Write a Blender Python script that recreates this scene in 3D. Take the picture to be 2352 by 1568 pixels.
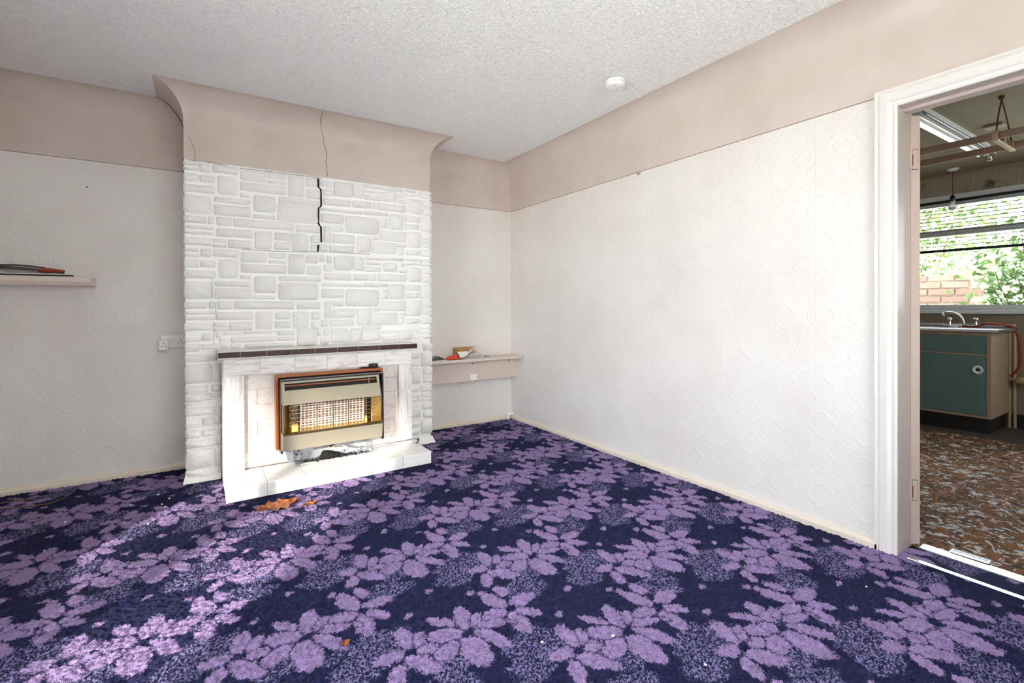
import bpy, math, random
from mathutils import Vector, Matrix
random.seed(7)
PI = math.pi
scene = bpy.context.scene
for _o in list(bpy.data.objects):
    bpy.data.objects.remove(_o, do_unlink=True)

# ------------------------------------------------------------------ camera
W, H = 2352, 1568
F_PX, CX, CY = 1105.634, 1174.866, 710.178
YAW, PITCH, ROLL = 0.5718, -0.0057, -0.0043
CAM = Vector((-2.6122, -4.072, 1.117))
_f = Vector((math.sin(YAW)*math.cos(PITCH), math.cos(YAW)*math.cos(PITCH), math.sin(PITCH)))
_r0 = Vector((math.cos(YAW), -math.sin(YAW), 0))
_u0 = _r0.cross(_f)
_r = _r0*math.cos(ROLL) + _u0*math.sin(ROLL)
_u = _u0*math.cos(ROLL) - _r0*math.sin(ROLL)
cam_d = bpy.data.cameras.new('camera')
cam = bpy.data.objects.new('camera', cam_d)
scene.collection.objects.link(cam)
cam_d.sensor_width = 36
cam_d.lens = 36*F_PX/W
cam_d.shift_x = (W/2-CX)/W
cam_d.shift_y = (CY-H/2)/W
cam_d.clip_start = 0.02
mw = Matrix((( _r.x, _u.x, -_f.x, CAM.x), (_r.y, _u.y, -_f.y, CAM.y), (_r.z, _u.z, -_f.z, CAM.z), (0, 0, 0, 1)))
cam.matrix_world = mw
scene.camera = cam

def on(x, y, ax, val):
    """photo pixel -> point on the plane (axis ax) = val"""
    v = _f + _r*((x-CX)/F_PX) - _u*((y-CY)/F_PX)
    return CAM + v*((val-CAM[ax])/v[ax])

# ------------------------------------------------------------------ light
world = bpy.data.worlds.new('sky'); scene.world = world
world.use_nodes = True
_bg = world.node_tree.nodes['Background']
_bg.inputs[0].default_value = (0.86, 0.93, 1.0, 1)
_bg.inputs[1].default_value = 7.5

SUN_DIR = Vector((0.80, 1.0, -0.36)).normalized()
sun_d = bpy.data.lights.new('sun', 'SUN'); sun_d.energy = 32; sun_d.angle = math.radians(2.0)
sun_d.color = (1.0, 0.94, 0.84)
sun = bpy.data.objects.new('sun', sun_d); scene.collection.objects.link(sun)
sun.rotation_euler = SUN_DIR.to_track_quat('-Z', 'Y').to_euler()
sun.location = (-12, -14, 6)

scene.view_settings.view_transform = 'Standard'
scene.view_settings.look = 'None'
scene.view_settings.gamma = 1
scene.view_settings.use_curve_mapping = False
scene.view_settings.exposure = 0.83
scene.cycles.diffuse_bounces = 8; scene.cycles.max_bounces = 14

# room measures (metres); back wall y = 0, right wall x = 0
ZB, ZC, COVE = 2.066, 2.5026, 0.151
DEP, XL, XR = 0.3644, -2.7002, -1.0259
XW, YR = -3.73, -4.62                     # left wall, rear wall
WIN1 = (-3.88, -1.98, 0.27, 2.12)         # added unseen left-wall window y0 y1 z0 z1
FILL_WIN = (-2.35, -0.15, 0.70, 2.22)         # added unseen rear-wall fill window x0 x1 z0 z1
YD0, YD1, ZD = -3.2, -3.97, 2.0           # doorway
XK, YK0, YK1, ZK = 3.62, -5.0, -1.1, 2.4  # kitchen
WIN2 = (-4.20, -1.80, 1.06, 2.16)

# ------------------------------------------------------------------ node helpers
class NT:
    def __init__(s, name):
        s.m = bpy.data.materials.new(name); s.m.use_nodes = True
        s.t = s.m.node_tree; s.b = s.t.nodes['Principled BSDF']
    def put(s, sock, v):
        if isinstance(v, bpy.types.NodeSocket): s.t.links.new(v, sock)
        elif isinstance(v, (tuple, list, Vector)):
            v = tuple(v)
            sock.default_value = v if len(v) == len(sock.default_value) else v+(1,)*(len(sock.default_value)-len(v))
        else: sock.default_value = v
    def n(s, typ, ins=(), out=0, **kw):
        nd = s.t.nodes.new(typ)
        for k, v in kw.items(): setattr(nd, k, v)
        for k, v in (ins.items() if isinstance(ins, dict) else enumerate(ins)):
            if v is not None: s.put(nd.inputs[k], v)
        return nd.outputs[out]
    def m_(s, op, *a, clamp=False):
        return s.n('ShaderNodeMath', a, operation=op, use_clamp=clamp)
    def v_(s, op, *a, out=0):
        return s.n('ShaderNodeVectorMath', a, out=out, operation=op)
    def mix(s, fac, a, b):
        nd = s.t.nodes.new('ShaderNodeMix'); nd.data_type = 'RGBA'
        s.put(nd.inputs[0], fac); s.put(nd.inputs[6], a); s.put(nd.inputs[7], b)
        return nd.outputs[2]
    def ramp(s, fac, stops, interp='LINEAR'):
        nd = s.t.nodes.new('ShaderNodeValToRGB'); cr = nd.color_ramp; cr.interpolation = interp
        while len(cr.elements) < len(stops): cr.elements.new(0.5)
        for e, (p, c) in zip(cr.elements, stops):
            e.position = p; e.color = tuple(c)+(1,)*(4-len(c))
        s.put(nd.inputs[0], fac); return nd.outputs[0]
    def noise(s, vec, scale, detail=2, rough=0.5, dist=0.0, out=0):
        return s.n('ShaderNodeTexNoise', {'Vector': vec, 'Scale': scale, 'Detail': detail, 'Roughness': rough, 'Distortion': dist}, out=out)
    def coord(s, kind='Object'):
        nd = s.t.nodes.new('ShaderNodeTexCoord'); return nd.outputs[kind]
    def pos(s):
        return s.t.nodes.new('ShaderNodeNewGeometry').outputs['Position']
    def step(s, v, a, b):
        return s.n('ShaderNodeMapRange', {0: v, 1: a, 2: b, 3: 0.0, 4: 1.0}, interpolation_type='SMOOTHSTEP')
    def bump(s, h, strength, dist):
        s.put(s.b.inputs['Normal'], s.n('ShaderNodeBump', {'Strength': strength, 'Distance': dist, 'Height': h}))
    def set(s, **k):
        for a, v in k.items(): s.put(s.b.inputs[a.replace('_', ' ')], v)
        return s

def srgb(r, g, b):
    def c(v):
        v /= 255; return v/12.92 if v < .04045 else ((v+.055)/1.055)**2.4
    return (c(r), c(g), c(b))

MAT = {}
def simple(name, col, rough=0.6, metal=0.0, var=0.08, bump=0.0, scale=30, bdist=0.002, **kw):
    n = NT(name)
    c = n.coord()
    nz = n.noise(c, scale, 3)
    a = tuple(x*(1-var) for x in col); b = tuple(min(1, x*(1+var)) for x in col)
    n.put(n.b.inputs['Base Color'], n.mix(nz, a, b))
    n.set(Roughness=rough, Metallic=metal)
    for k, v in kw.items(): n.put(n.b.inputs[k.replace('_', ' ')], v)
    if bump: n.bump(nz, bump, bdist)
    MAT[name] = n.m
    return n.m

# ---- wallpaper
def wallpaper(name, axes):
    n = NT(name); p = n.pos()
    sx = n.n('ShaderNodeSeparateXYZ', (p,), out=axes); sz = n.n('ShaderNodeSeparateXYZ', (p,), out=2)
    nz = n.noise(p, 60, 2)
    w = n.m_('MULTIPLY', n.m_('SUBTRACT', nz, 0.5), 0.006)
    off = {1: 2.884, 0: 2.950}[axes]
    px = n.m_('ADD', n.m_('ADD', sx, off), w); pz = n.m_('ADD', n.m_('SUBTRACT', sz, 1.2425), w)
    PX, PZ = 0.1855, 0.1805
    def cell(ox, oz):
        a = n.m_('MULTIPLY', n.m_('WRAP', n.m_('ADD', n.m_('DIVIDE', px, PX), ox), 0.5, -0.5), PX)
        b = n.m_('MULTIPLY', n.m_('WRAP', n.m_('ADD', n.m_('DIVIDE', pz, PZ), oz), 0.5, -0.5), PZ)
        return a, b
    a, b = cell(0, 0)
    r = n.m_('SQRT', n.m_('MULTIPLY_ADD', a, a, n.m_('MULTIPLY', b, b)))
    th = n.m_('ARCTAN2', a, b)
    lob = n.m_('ABSOLUTE', n.m_('COSINE', n.m_('MULTIPLY', th, 2.0)))
    rq = n.m_('MULTIPLY_ADD', n.m_('POWER', lob, 0.75), 0.018, 0.0505)
    d = n.m_('SUBTRACT', rq, r)                       # >0 inside outer outline
    ring = n.m_('MULTIPLY', n.step(d, -0.0015, 0.0015), n.m_('SUBTRACT', 1.0, n.step(d, 0.0105, 0.0145)))
    a2, b2 = cell(0.5, 0.5)
    aa = n.m_('ABSOLUTE', a2); bb = n.m_('ABSOLUTE', b2)
    s1 = n.m_('ADD', n.m_('POWER', n.m_('DIVIDE', aa, 0.044), 0.62), n.m_('POWER', n.m_('DIVIDE', bb, 0.044), 0.62))
    star = n.m_('SUBTRACT', 1.0, n.step(s1, 0.93, 1.02))
    dd = n.m_('ADD', n.m_('POWER', n.m_('DIVIDE', n.m_('ABSOLUTE', n.m_('SUBTRACT', n.m_('ADD', aa, bb), 0.056)), 0.010), 2.0),
              n.m_('POWER', n.m_('DIVIDE', n.m_('SUBTRACT', aa, bb), 0.034), 2.0))
    leaf = n.m_('SUBTRACT', 1.0, n.step(dd, 0.7, 1.1))
    h = n.m_('MAXIMUM', n.m_('MAXIMUM', ring, n.m_('MULTIPLY', leaf, 0.85)), n.m_('MULTIPLY', star, 0.7))
    fine = n.noise(p, 420, 2)
    grain = n.noise(p, 140, 3, 0.6)
    hh = n.m_('MULTIPLY_ADD', fine, 0.12, n.m_('MULTIPLY_ADD', grain, 0.16, h))
    # seams between the paper drops
    sm = n.m_('ABSOLUTE', n.m_('WRAP', n.m_('DIVIDE', n.m_('ADD', sx, 0.205), 0.53), 0.5, -0.5))
    hh = n.m_('SUBTRACT', hh, n.m_('MULTIPLY', n.m_('SUBTRACT', 1.0, n.step(sm, 0.001, 0.004)), 0.5))
    age = n.noise(p, 1.7, 4, 0.6)
    col = n.mix(n.step(age, 0.35, 0.75), srgb(226, 222, 217), srgb(218, 212, 206))
    col = n.mix(n.m_('MULTIPLY', ring, 0.12), col, srgb(240, 237, 235))
    spot = n.step(n.noise(p, 38, 1), 0.80, 0.83)
    col = n.mix(n.m_('MULTIPLY', spot, 0.35), col, srgb(150, 132, 118))
    n.set(Base_Color=col, Roughness=0.55)
    n.bump(hh, 0.5, 0.0024)
    MAT[name] = n.m; return n.m
wallpaper('paper_x', 0); wallpaper('paper_y', 1)

# ---- ceiling
n = NT('artex'); p = n.pos()
pw = n.v_('ADD', p, n.v_('MULTIPLY', n.noise(p, 22, 2, out=1), (0.03, 0.03, 0)))
w1 = n.noise(pw, 32, 1, 0.4, 0.6); w2 = n.noise(n.v_('ADD', pw, (3.1, 7.7, 0)), 52, 1, 0.4, 0.8)
def ridge(v, wd):
    return n.m_('SUBTRACT', 1.0, n.step(n.m_('ABSOLUTE', n.m_('SUBTRACT', v, 0.5)), 0.0, wd))
gate = n.step(n.noise(p, 34, 2), 0.40, 0.58)
h = n.m_('MAXIMUM', n.m_('MULTIPLY', ridge(w1, 0.075), gate), n.m_('MULTIPLY', ridge(w2, 0.08), 0.55))
h = n.m_('MULTIPLY_ADD', n.noise(p, 240, 3), 0.25, h)
n.set(Base_Color=n.mix(n.noise(p, 2.2, 3), srgb(250, 250, 248), srgb(245, 245, 243)), Roughness=0.7)
n.bump(h, 0.85, 0.0055); MAT['artex'] = n.m

# ---- painted cove
n = NT('cove'); p = n.pos()
n.set(Base_Color=n.mix(n.step(n.noise(p, 2.6, 5, 0.62), 0.3, 0.75), srgb(209, 196, 187), srgb(199, 185, 175)), Roughness=0.42)
n.bump(n.noise(p, 9, 3), 0.35, 0.006); MAT['cove'] = n.m

# ---- white cast stone
def stone_mat(name, strength):
    n = NT(name); p = n.pos()
    pd = n.v_('ADD', p, n.v_('MULTIPLY', n.noise(p, 30, 2, out=1), (0.02, 0.0, 0.02)))
    big = n.noise(n.v_('MULTIPLY', pd, (1, 1, 1.5)), 62, 4, 0.62, 0.8)
    vor = n.n('ShaderNodeTexVoronoi', {'Vector': pd, 'Scale': 75}, out=0)
    h = n.m_('MULTIPLY_ADD', vor, 0.5, big)
    n.set(Base_Color=n.mix(big, srgb(242, 241, 238), srgb(251, 250, 248)), Roughness=0.42)
    n.bump(h, strength, 0.0045); MAT[name] = n.m
stone_mat('stone', 0.9)
simple('mortar', srgb(246, 245, 242), 0.45, var=0.03, bump=0.15, scale=90)
simple('white_gloss', srgb(222, 218, 213), 0.22, var=0.03)
simple('skirting', srgb(222, 209, 194), 0.4, var=0.06, scale=14)
simple('shelf_paint', srgb(214, 199, 188), 0.4, var=0.04, scale=9)
simple('door_paint', srgb(190, 171, 160), 0.38, var=0.04, scale=9)
simple('lining_paint', srgb(184, 170, 163), 0.3, var=0.05, scale=9)
simple('plastic_white', srgb(240, 239, 236), 0.3, var=0.01)
simple('black', srgb(14, 13, 13), 0.6, var=0.2)
simple('crack', srgb(70, 52, 44), 0.9, var=0.3, scale=200)
simple('paper_edge', srgb(140, 118, 106), 0.8, var=0.3, scale=60)
simple('gap_black', srgb(22, 18, 17), 0.9, var=0.2)

# ---- marbled tile
def marble(name, sc, white=(244, 241, 238), vein=(196, 186, 184), veining=0.5):  # veining scales how much vein colour shows in the tile
    n = NT(name); c = n.coord()
    rnd = n.t.nodes.new('ShaderNodeObjectInfo').outputs['Random']
    off = n.n('ShaderNodeCombineXYZ', (n.m_('MULTIPLY', rnd, 31.0), n.m_('MULTIPLY', rnd, 17.0), n.m_('MULTIPLY', rnd, 7.0)))
    v = n.v_('ADD', n.v_('MULTIPLY', c, sc), off)
    a = n.noise(v, 1.0, 5, 0.6, 1.2)
    b = n.noise(n.v_('ADD', v, (5, 9, 3)), 2.0, 4, 0.6, 0.8)
    f = n.m_('MULTIPLY', n.step(a, 0.44, 0.72), veining)
    f = n.m_('MAXIMUM', f, n.m_('MULTIPLY', n.step(b, 0.58, 0.75), veining*0.8))
    n.set(Base_Color=n.mix(f, srgb(*white), srgb(*vein)), Roughness=0.22, Coat_Weight=0.2)
    MAT[name] = n.m
marble('marble_h', (5, 5, 42), veining=0.75); marble('marble_v', (34, 34, 4), veining=0.75); marble('marble_in', (16, 16, 20), (240, 235, 230), (206, 190, 184), 0.7)
marble('hearth_tile', (8, 30, 30), (248, 246, 243), (226, 219, 215), 0.5)
simple('grout', srgb(226, 216, 208), 0.8, var=0.06)
n = NT('brown_tile'); c = n.pos()
n.set(Base_Color=n.mix(n.noise(n.v_('MULTIPLY', c, (30, 30, 120)), 1, 4), srgb(46, 28, 24), srgb(84, 58, 50)), Roughness=0.18); MAT['brown_tile'] = n.m

# ---- fire
n = NT('teak'); c = n.pos()
n.set(Base_Color=n.mix(n.noise(n.v_('MULTIPLY', c, (12, 60, 60)), 3, 4, 0.6, 0.6), srgb(150, 78, 30), srgb(196, 112, 50)), Roughness=0.3); MAT['teak'] = n.m
simple('fire_dark', srgb(62, 60, 60), 0.35, metal=0.6, var=0.1, scale=60)
simple('fire_beige', srgb(178, 170, 148), 0.28, metal=0.35, var=0.04, scale=6)
simple('brass', srgb(214, 188, 122), 0.2, metal=1.0, var=0.06, scale=20)
simple('chrome', srgb(214, 214, 216), 0.12, metal=1.0, var=0.02)
simple('steel_dull', srgb(176, 180, 186), 0.34, metal=0.8, var=0.12, scale=12)
simple('ceramic', srgb(238, 226, 214), 0.6, var=0.05, scale=80)
simple('ceramic_back', srgb(150, 96, 78), 0.8, var=0.2, scale=60)
simple('soot', srgb(20, 17, 15), 0.95, var=0.6, scale=160, bump=0.8)
n = NT('dirty_plate'); c = n.pos()
dz = n.noise(c, 26, 4, 0.65)
n.set(Base_Color=n.mix(n.step(dz, 0.52, 0.68), srgb(196, 200, 206), srgb(74, 66, 60)), Roughness=0.4, Metallic=0.3); MAT['dirty_plate'] = n.m

# ---- purple carpet: lattice of petals measured on the floor
AX, BX, N0 = Vector((0.949, 0.023)), Vector((0.466, -0.283)), Vector((-1.402, -2.588))
_det = AX.x*BX.y - BX.x*AX.y
U_ROW = Vector((BX.y, -BX.x, 0))/_det; V_ROW = Vector((-AX.y, AX.x, 0))/_det
def _z1(X, Y):
    q = on(1050+X/3.92, 1250+Y/3.92, 2, 0); return Vector((q.x, q.y))
PETALS = [  # end points of each lilac petal in a crop of the photo, half-width ratio
 (1085,915, 900,728, .42), (1050,955, 832,1030, .50), (1075,1005, 1445,1085, .44), (1045,1050, 1120,1250, .46),
 (1110,905, 1125,765, .55), (1150,950, 1310,880, .55),
 (1490,770, 1185,810, .48), (1470,830, 1370,1012, .55), (1510,820, 1860,1045, .50), (1590,755, 1960,865, .34),
 (1490,735, 1325,545, .42), (1360,700, 1105,650, .36), (1530,715, 1525,590, .50), (1560,715, 1800,660, .42),
 (1760,545, 1485,425, .44), (1700,430, 1555,350, .50), (1780,520, 1935,420, .46), (1835,550, 2090,590, .42),
 (1815,585, 2050,755, .46), (1770,560, 1580,650, .46), (1800,640, 1990,700, .40)]
def carpet():
    n = NT('purple_carpet'); p = n.pos()
    d1 = n.v_('SUBTRACT', n.noise(p, 120, 3, 0.65, out=1), (0.5, 0.5, 0.5))
    d2 = n.v_('SUBTRACT', n.noise(p, 9, 2, out=1), (0.5, 0.5, 0.5))
    pd = n.v_('ADD', p, n.v_('ADD', n.v_('MULTIPLY', d1, (0.036, 0.036, 0)), n.v_('MULTIPLY', d2, (0.03, 0.03, 0))))
    rel = n.v_('SUBTRACT', pd, (N0.x, N0.y, 0))
    uv = n.n('ShaderNodeCombineXYZ', (n.v_('DOT_PRODUCT', rel, U_ROW, out=1), n.v_('DOT_PRODUCT', rel, V_ROW, out=1), 0.0))
    def ell(c, e, a, b):
        q = c - N0
        cu = (U_ROW.x*q.x+U_ROW.y*q.y, V_ROW.x*q.x+V_ROW.y*q.y, 0)
        w = n.v_('WRAP', n.v_('SUBTRACT', uv, cu), (0.5, 0.5, 1.0), (-0.5, -0.5, -1.0))
        g = Vector((-e.y, e.x))
        x = n.v_('DOT_PRODUCT', w, (e.dot(AX)/a, e.dot(BX)/a, 0), out=1)
        y = n.v_('DOT_PRODUCT', w, (g.dot(AX)/b, g.dot(BX)/b, 0), out=1)
        return n.m_('SQRT', n.m_('MULTIPLY_ADD', x, x, n.m_('MULTIPLY', y, y)))
    m1 = m2 = None
    for x0, y0, x1, y1, wr in PETALS:
        A, B = _z1(x0, y0), _z1(x1, y1)
        L = (B-A).length/2; v = ell((A+B)/2, (B-A).normalized(), L*1.12, min(L*wr*1.27, 0.07))
        if m1 is None: m1 = v; m2 = n.m_('ADD', v, 5.0)
        else:
            hi = n.m_('MAXIMUM', m1, v); m1 = n.m_('MINIMUM', m1, v); m2 = n.m_('MINIMUM', m2, hi)
    lob = n.m_('MULTIPLY', n.m_('SUBTRACT', n.noise(p, 42, 2, 0.6), 0.5), 0.55)
    lil = n.m_('SUBTRACT', 1.0, n.step(n.m_('ADD', m1, lob), 0.92, 1.04))
    line = n.m_('SUBTRACT', 1.0, n.step(n.m_('SUBTRACT', m2, m1), 0.05, 0.19))
    lil = n.m_('MULTIPLY', lil, n.m_('SUBTRACT', 1.0, n.m_('MULTIPLY', line, 0.9)))
    # navy flower eyes, lilac dots of the dark flowers
    eye = None
    for c in (Vector((-1.592, -2.876)), Vector((-1.39, -2.896)), Vector((-1.189, -2.856))):
        v = ell(c, Vector((1, 0)), 0.021, 0.017); eye = v if eye is None else n.m_('MINIMUM', eye, v)
    dot = None
    for c in (N0, N0+Vector((0.137, -0.10)), N0+Vector((-0.127, -0.11)), N0+Vector((-0.30, 0.16))):
        v = ell(c, Vector((0.9, 0.43)), 0.020, 0.014); dot = v if dot is None else n.m_('MINIMUM', dot, v)
    lil = n.m_('MULTIPLY', lil, n.step(eye, 0.9, 1.1))
    lil = n.m_('MAXIMUM', lil, n.m_('SUBTRACT', 1.0, n.step(dot, 0.85, 1.1)))
    # speckled ground between the flowers
    sp = None
    for X, Y, a, b in ((770, 900, .12, .085), (620, 380, .085, .06), (1190, 190, .09, .065), (2230, 900, .11, .085), (1840, 350, .09, .045), (1780, 235, .06, .04), (690,1120,.08,.06)):
        v = ell(_z1(X, Y), Vector((1, -0.1)).normalized(), a, b); sp = v if sp is None else n.m_('MINIMUM', sp, v)
    spm = n.m_('SUBTRACT', 1.0, n.step(n.m_('ADD', sp, n.m_('MULTIPLY', n.m_('SUBTRACT', n.noise(p, 13, 3, 0.6), 0.5), 1.6)), 0.92, 1.12))
    grain = n.noise(p, 120, 2, 0.6, 0.4)
    spk = n.m_('MULTIPLY', spm, n.step(grain, 0.47, 0.56))
    # faint pale veins in the dark flowers
    vein = ridge_n(n, n.noise(n.v_('ADD', p, n.v_('MULTIPLY', d1, (0.02, 0.02, 0))), 11, 1, 0.5, 0.5), 0.012)
    dark = n.mix(n.m_('MULTIPLY', vein, 0.22), srgb(30, 34, 84), srgb(140, 128, 190))
    pile = n.noise(p, 210, 3, 0.7)
    dark = n.mix(n.step(pile, 0.3, 0.75), dark, srgb(15, 16, 50))
    lilc = n.mix(n.step(pile, 0.25, 0.75), srgb(184, 158, 206), srgb(132, 108, 160))
    spec = n.mix(grain, srgb(116, 108, 156), srgb(150, 138, 184))
    tint = n.step(n.noise(p, 1.1, 2), 0.35, 0.7)
    col = n.mix(spk, dark, spec)
    col = n.mix(lil, col, lilc)
    n.set(Base_Color=col, Roughness=0.95, Sheen_Weight=0.04, Sheen_Roughness=0.5, Specular_IOR_Level=0.15)
    hh = n.m_('ADD', n.m_('MULTIPLY', pile, 1.0), n.m_('MULTIPLY', n.m_('MAXIMUM', lil, n.m_('MULTIPLY', n.m_('SUBTRACT', 1.0, line), 0.35)), 0.45))
    n.bump(hh, 0.9, 0.010)
    MAT['carpet'] = n.m
def ridge_n(n, v, wd):
    return n.m_('SUBTRACT', 1.0, n.step(n.m_('ABSOLUTE', n.m_('SUBTRACT', v, 0.5)), 0.0, wd))
carpet()

# ---- kitchen
n = NT('brown_carpet'); p = n.pos()
pd = n.v_('ADD', p, n.v_('MULTIPLY', n.noise(p, 14, 3, out=1), (0.10, 0.10, 0)))
a = n.noise(pd, 13, 3, 0.62, 1.5); b = n.noise(n.v_('ADD', pd, (9, 4, 0)), 17, 2, 0.6, 1.5)
col = n.ramp(a, [(0.0, srgb(34, 23, 16)), (0.40, srgb(62, 42, 27)), (0.47, srgb(112, 80, 54)), (0.54, srgb(158, 98, 42)), (0.60, srgb(84, 56, 34)), (0.70, srgb(44, 31, 22))])
col = n.mix(n.step(b, 0.56, 0.60), col, srgb(206, 204, 200))
col = n.mix(n.step(n.noise(p, 70, 2), 0.6, 0.7), col, srgb(60, 40, 26))
n.set(Base_Color=col, Roughness=0.9); n.bump(n.noise(p, 200, 2), 0.5, 0.006); MAT['brown_carpet'] = n.m
simple('lino', srgb(92, 84, 76), 0.4, var=0.15, scale=8)
simple('kitchen_ceiling', srgb(142, 131, 104), 0.7, var=0.12, scale=3)
simple('kitchen_wall', srgb(148, 131, 111), 0.6, var=0.18, scale=5)
n = NT('kitchen_tile'); p = n.pos()
n.set(Base_Color=n.mix(n.step(n.noise(p, 6, 5, 0.7), 0.52, 0.72), srgb(170, 158, 142), srgb(86, 88, 66)), Roughness=0.35); MAT['kitchen_tile'] = n.m
simple('teal', srgb(96, 126, 124), 0.4, var=0.10, scale=7)
simple('cream_wood', srgb(170, 150, 124), 0.5, var=0.12, scale=14)
simple('sink_metal', srgb(205, 208, 210), 0.25, metal=0.9, var=0.04)
simple('red_hose', srgb(150, 36, 26), 0.4, var=0.1)
simple('lath', srgb(168, 142, 124), 0.5, var=0.06)
simple('rust', srgb(120, 74, 46), 0.7, var=0.3, scale=120)
simple('pipe_paint', srgb(196, 176, 138), 0.5, var=0.15)
simple('upvc', srgb(226, 230, 234), 0.35, var=0.02)
simple('slat_grey', srgb(84, 80, 76), 0.5, var=0.06)
simple('rope', srgb(96, 72, 52), 0.9, var=0.2, scale=200)
simple('cardboard', srgb(176, 132, 84), 0.8, var=0.1)
simple('paper_white', srgb(238, 238, 238), 0.6, var=0.03)
simple('red_plastic', srgb(216, 62, 24), 0.35, var=0.12, scale=40)
simple('mag_dark', srgb(58, 50, 46), 0.3, var=0.5, scale=60)
simple('mag_black', srgb(24, 22, 26), 0.25, var=0.6, scale=35)
simple('brown_leaflet', srgb(150, 116, 78), 0.5, var=0.2, scale=50)
simple('maroon', srgb(150, 52, 30), 0.3, var=0.5, scale=50)
simple('metal_strip', srgb(214, 216, 218), 0.22, metal=0.9, var=0.06, scale=40)
simple('cable_brown', srgb(96, 74, 54), 0.6, var=0.15)
simple('ground', srgb(214, 211, 202), 0.9, var=0.2, scale=4)
n = NT('dry_leaf'); c = n.pos()
n.set(Base_Color=n.ramp(n.noise(c, 38, 4, 0.65), [(0.30, srgb(58, 32, 20)), (0.45, srgb(128, 66, 34)), (0.55, srgb(160, 92, 48)), (0.70, srgb(196, 150, 104))]), Roughness=0.4)
n.bump(n.noise(c, 120, 3), 0.6, 0.003); MAT['dry_leaf'] = n.m
simple('leaf_green', srgb(92, 122, 62), 0.5, var=0.35, scale=6)
simple('bark', srgb(96, 78, 60), 0.9, var=0.2)
simple('render_white', srgb(236, 234, 228), 0.9, var=0.04)
simple('brick_mortar', srgb(130, 120, 108), 0.9, var=0.1)
n = NT('brick'); c = n.pos()
rnd = n.t.nodes.new('ShaderNodeObjectInfo').outputs['Random']
col = n.ramp(rnd, [(0, srgb(104, 66, 52)), (0.35, srgb(126, 86, 70)), (0.7, srgb(140, 108, 92)), (1, srgb(84, 58, 52))])
n.set(Base_Color=n.mix(n.m_('MULTIPLY', n.noise(c, 40, 4), 0.4), col, srgb(170, 146, 130)), Roughness=0.9); n.bump(n.noise(c, 90, 3), 0.5, 0.004); MAT['brick'] = n.m
n = NT('glass')
n.set(Base_Color=(1, 1, 1, 1), Roughness=0.0, IOR=1.45, Transmission_Weight=1.0)
tr = n.t.nodes.new('ShaderNodeBsdfTransparent'); gl = n.t.nodes.new('ShaderNodeBsdfGlossy'); gl.inputs['Roughness'].default_value = 0.02
mx = n.t.nodes.new('ShaderNodeMixShader'); fr = n.n('ShaderNodeFresnel', (1.45,))
n.t.links.new(n.m_('MULTIPLY', fr, 0.8), mx.inputs[0]); n.t.links.new(tr.outputs[0], mx.inputs[1]); n.t.links.new(gl.outputs[0], mx.inputs[2])
n.t.links.new(mx.outputs[0], n.t.nodes['Material Output'].inputs[0]); MAT['glass'] = n.m
n = NT('milk_glass'); n.set(Base_Color=srgb(236, 234, 226), Roughness=0.2, Transmission_Weight=0.3); MAT['milk_glass'] = n.m

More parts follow.
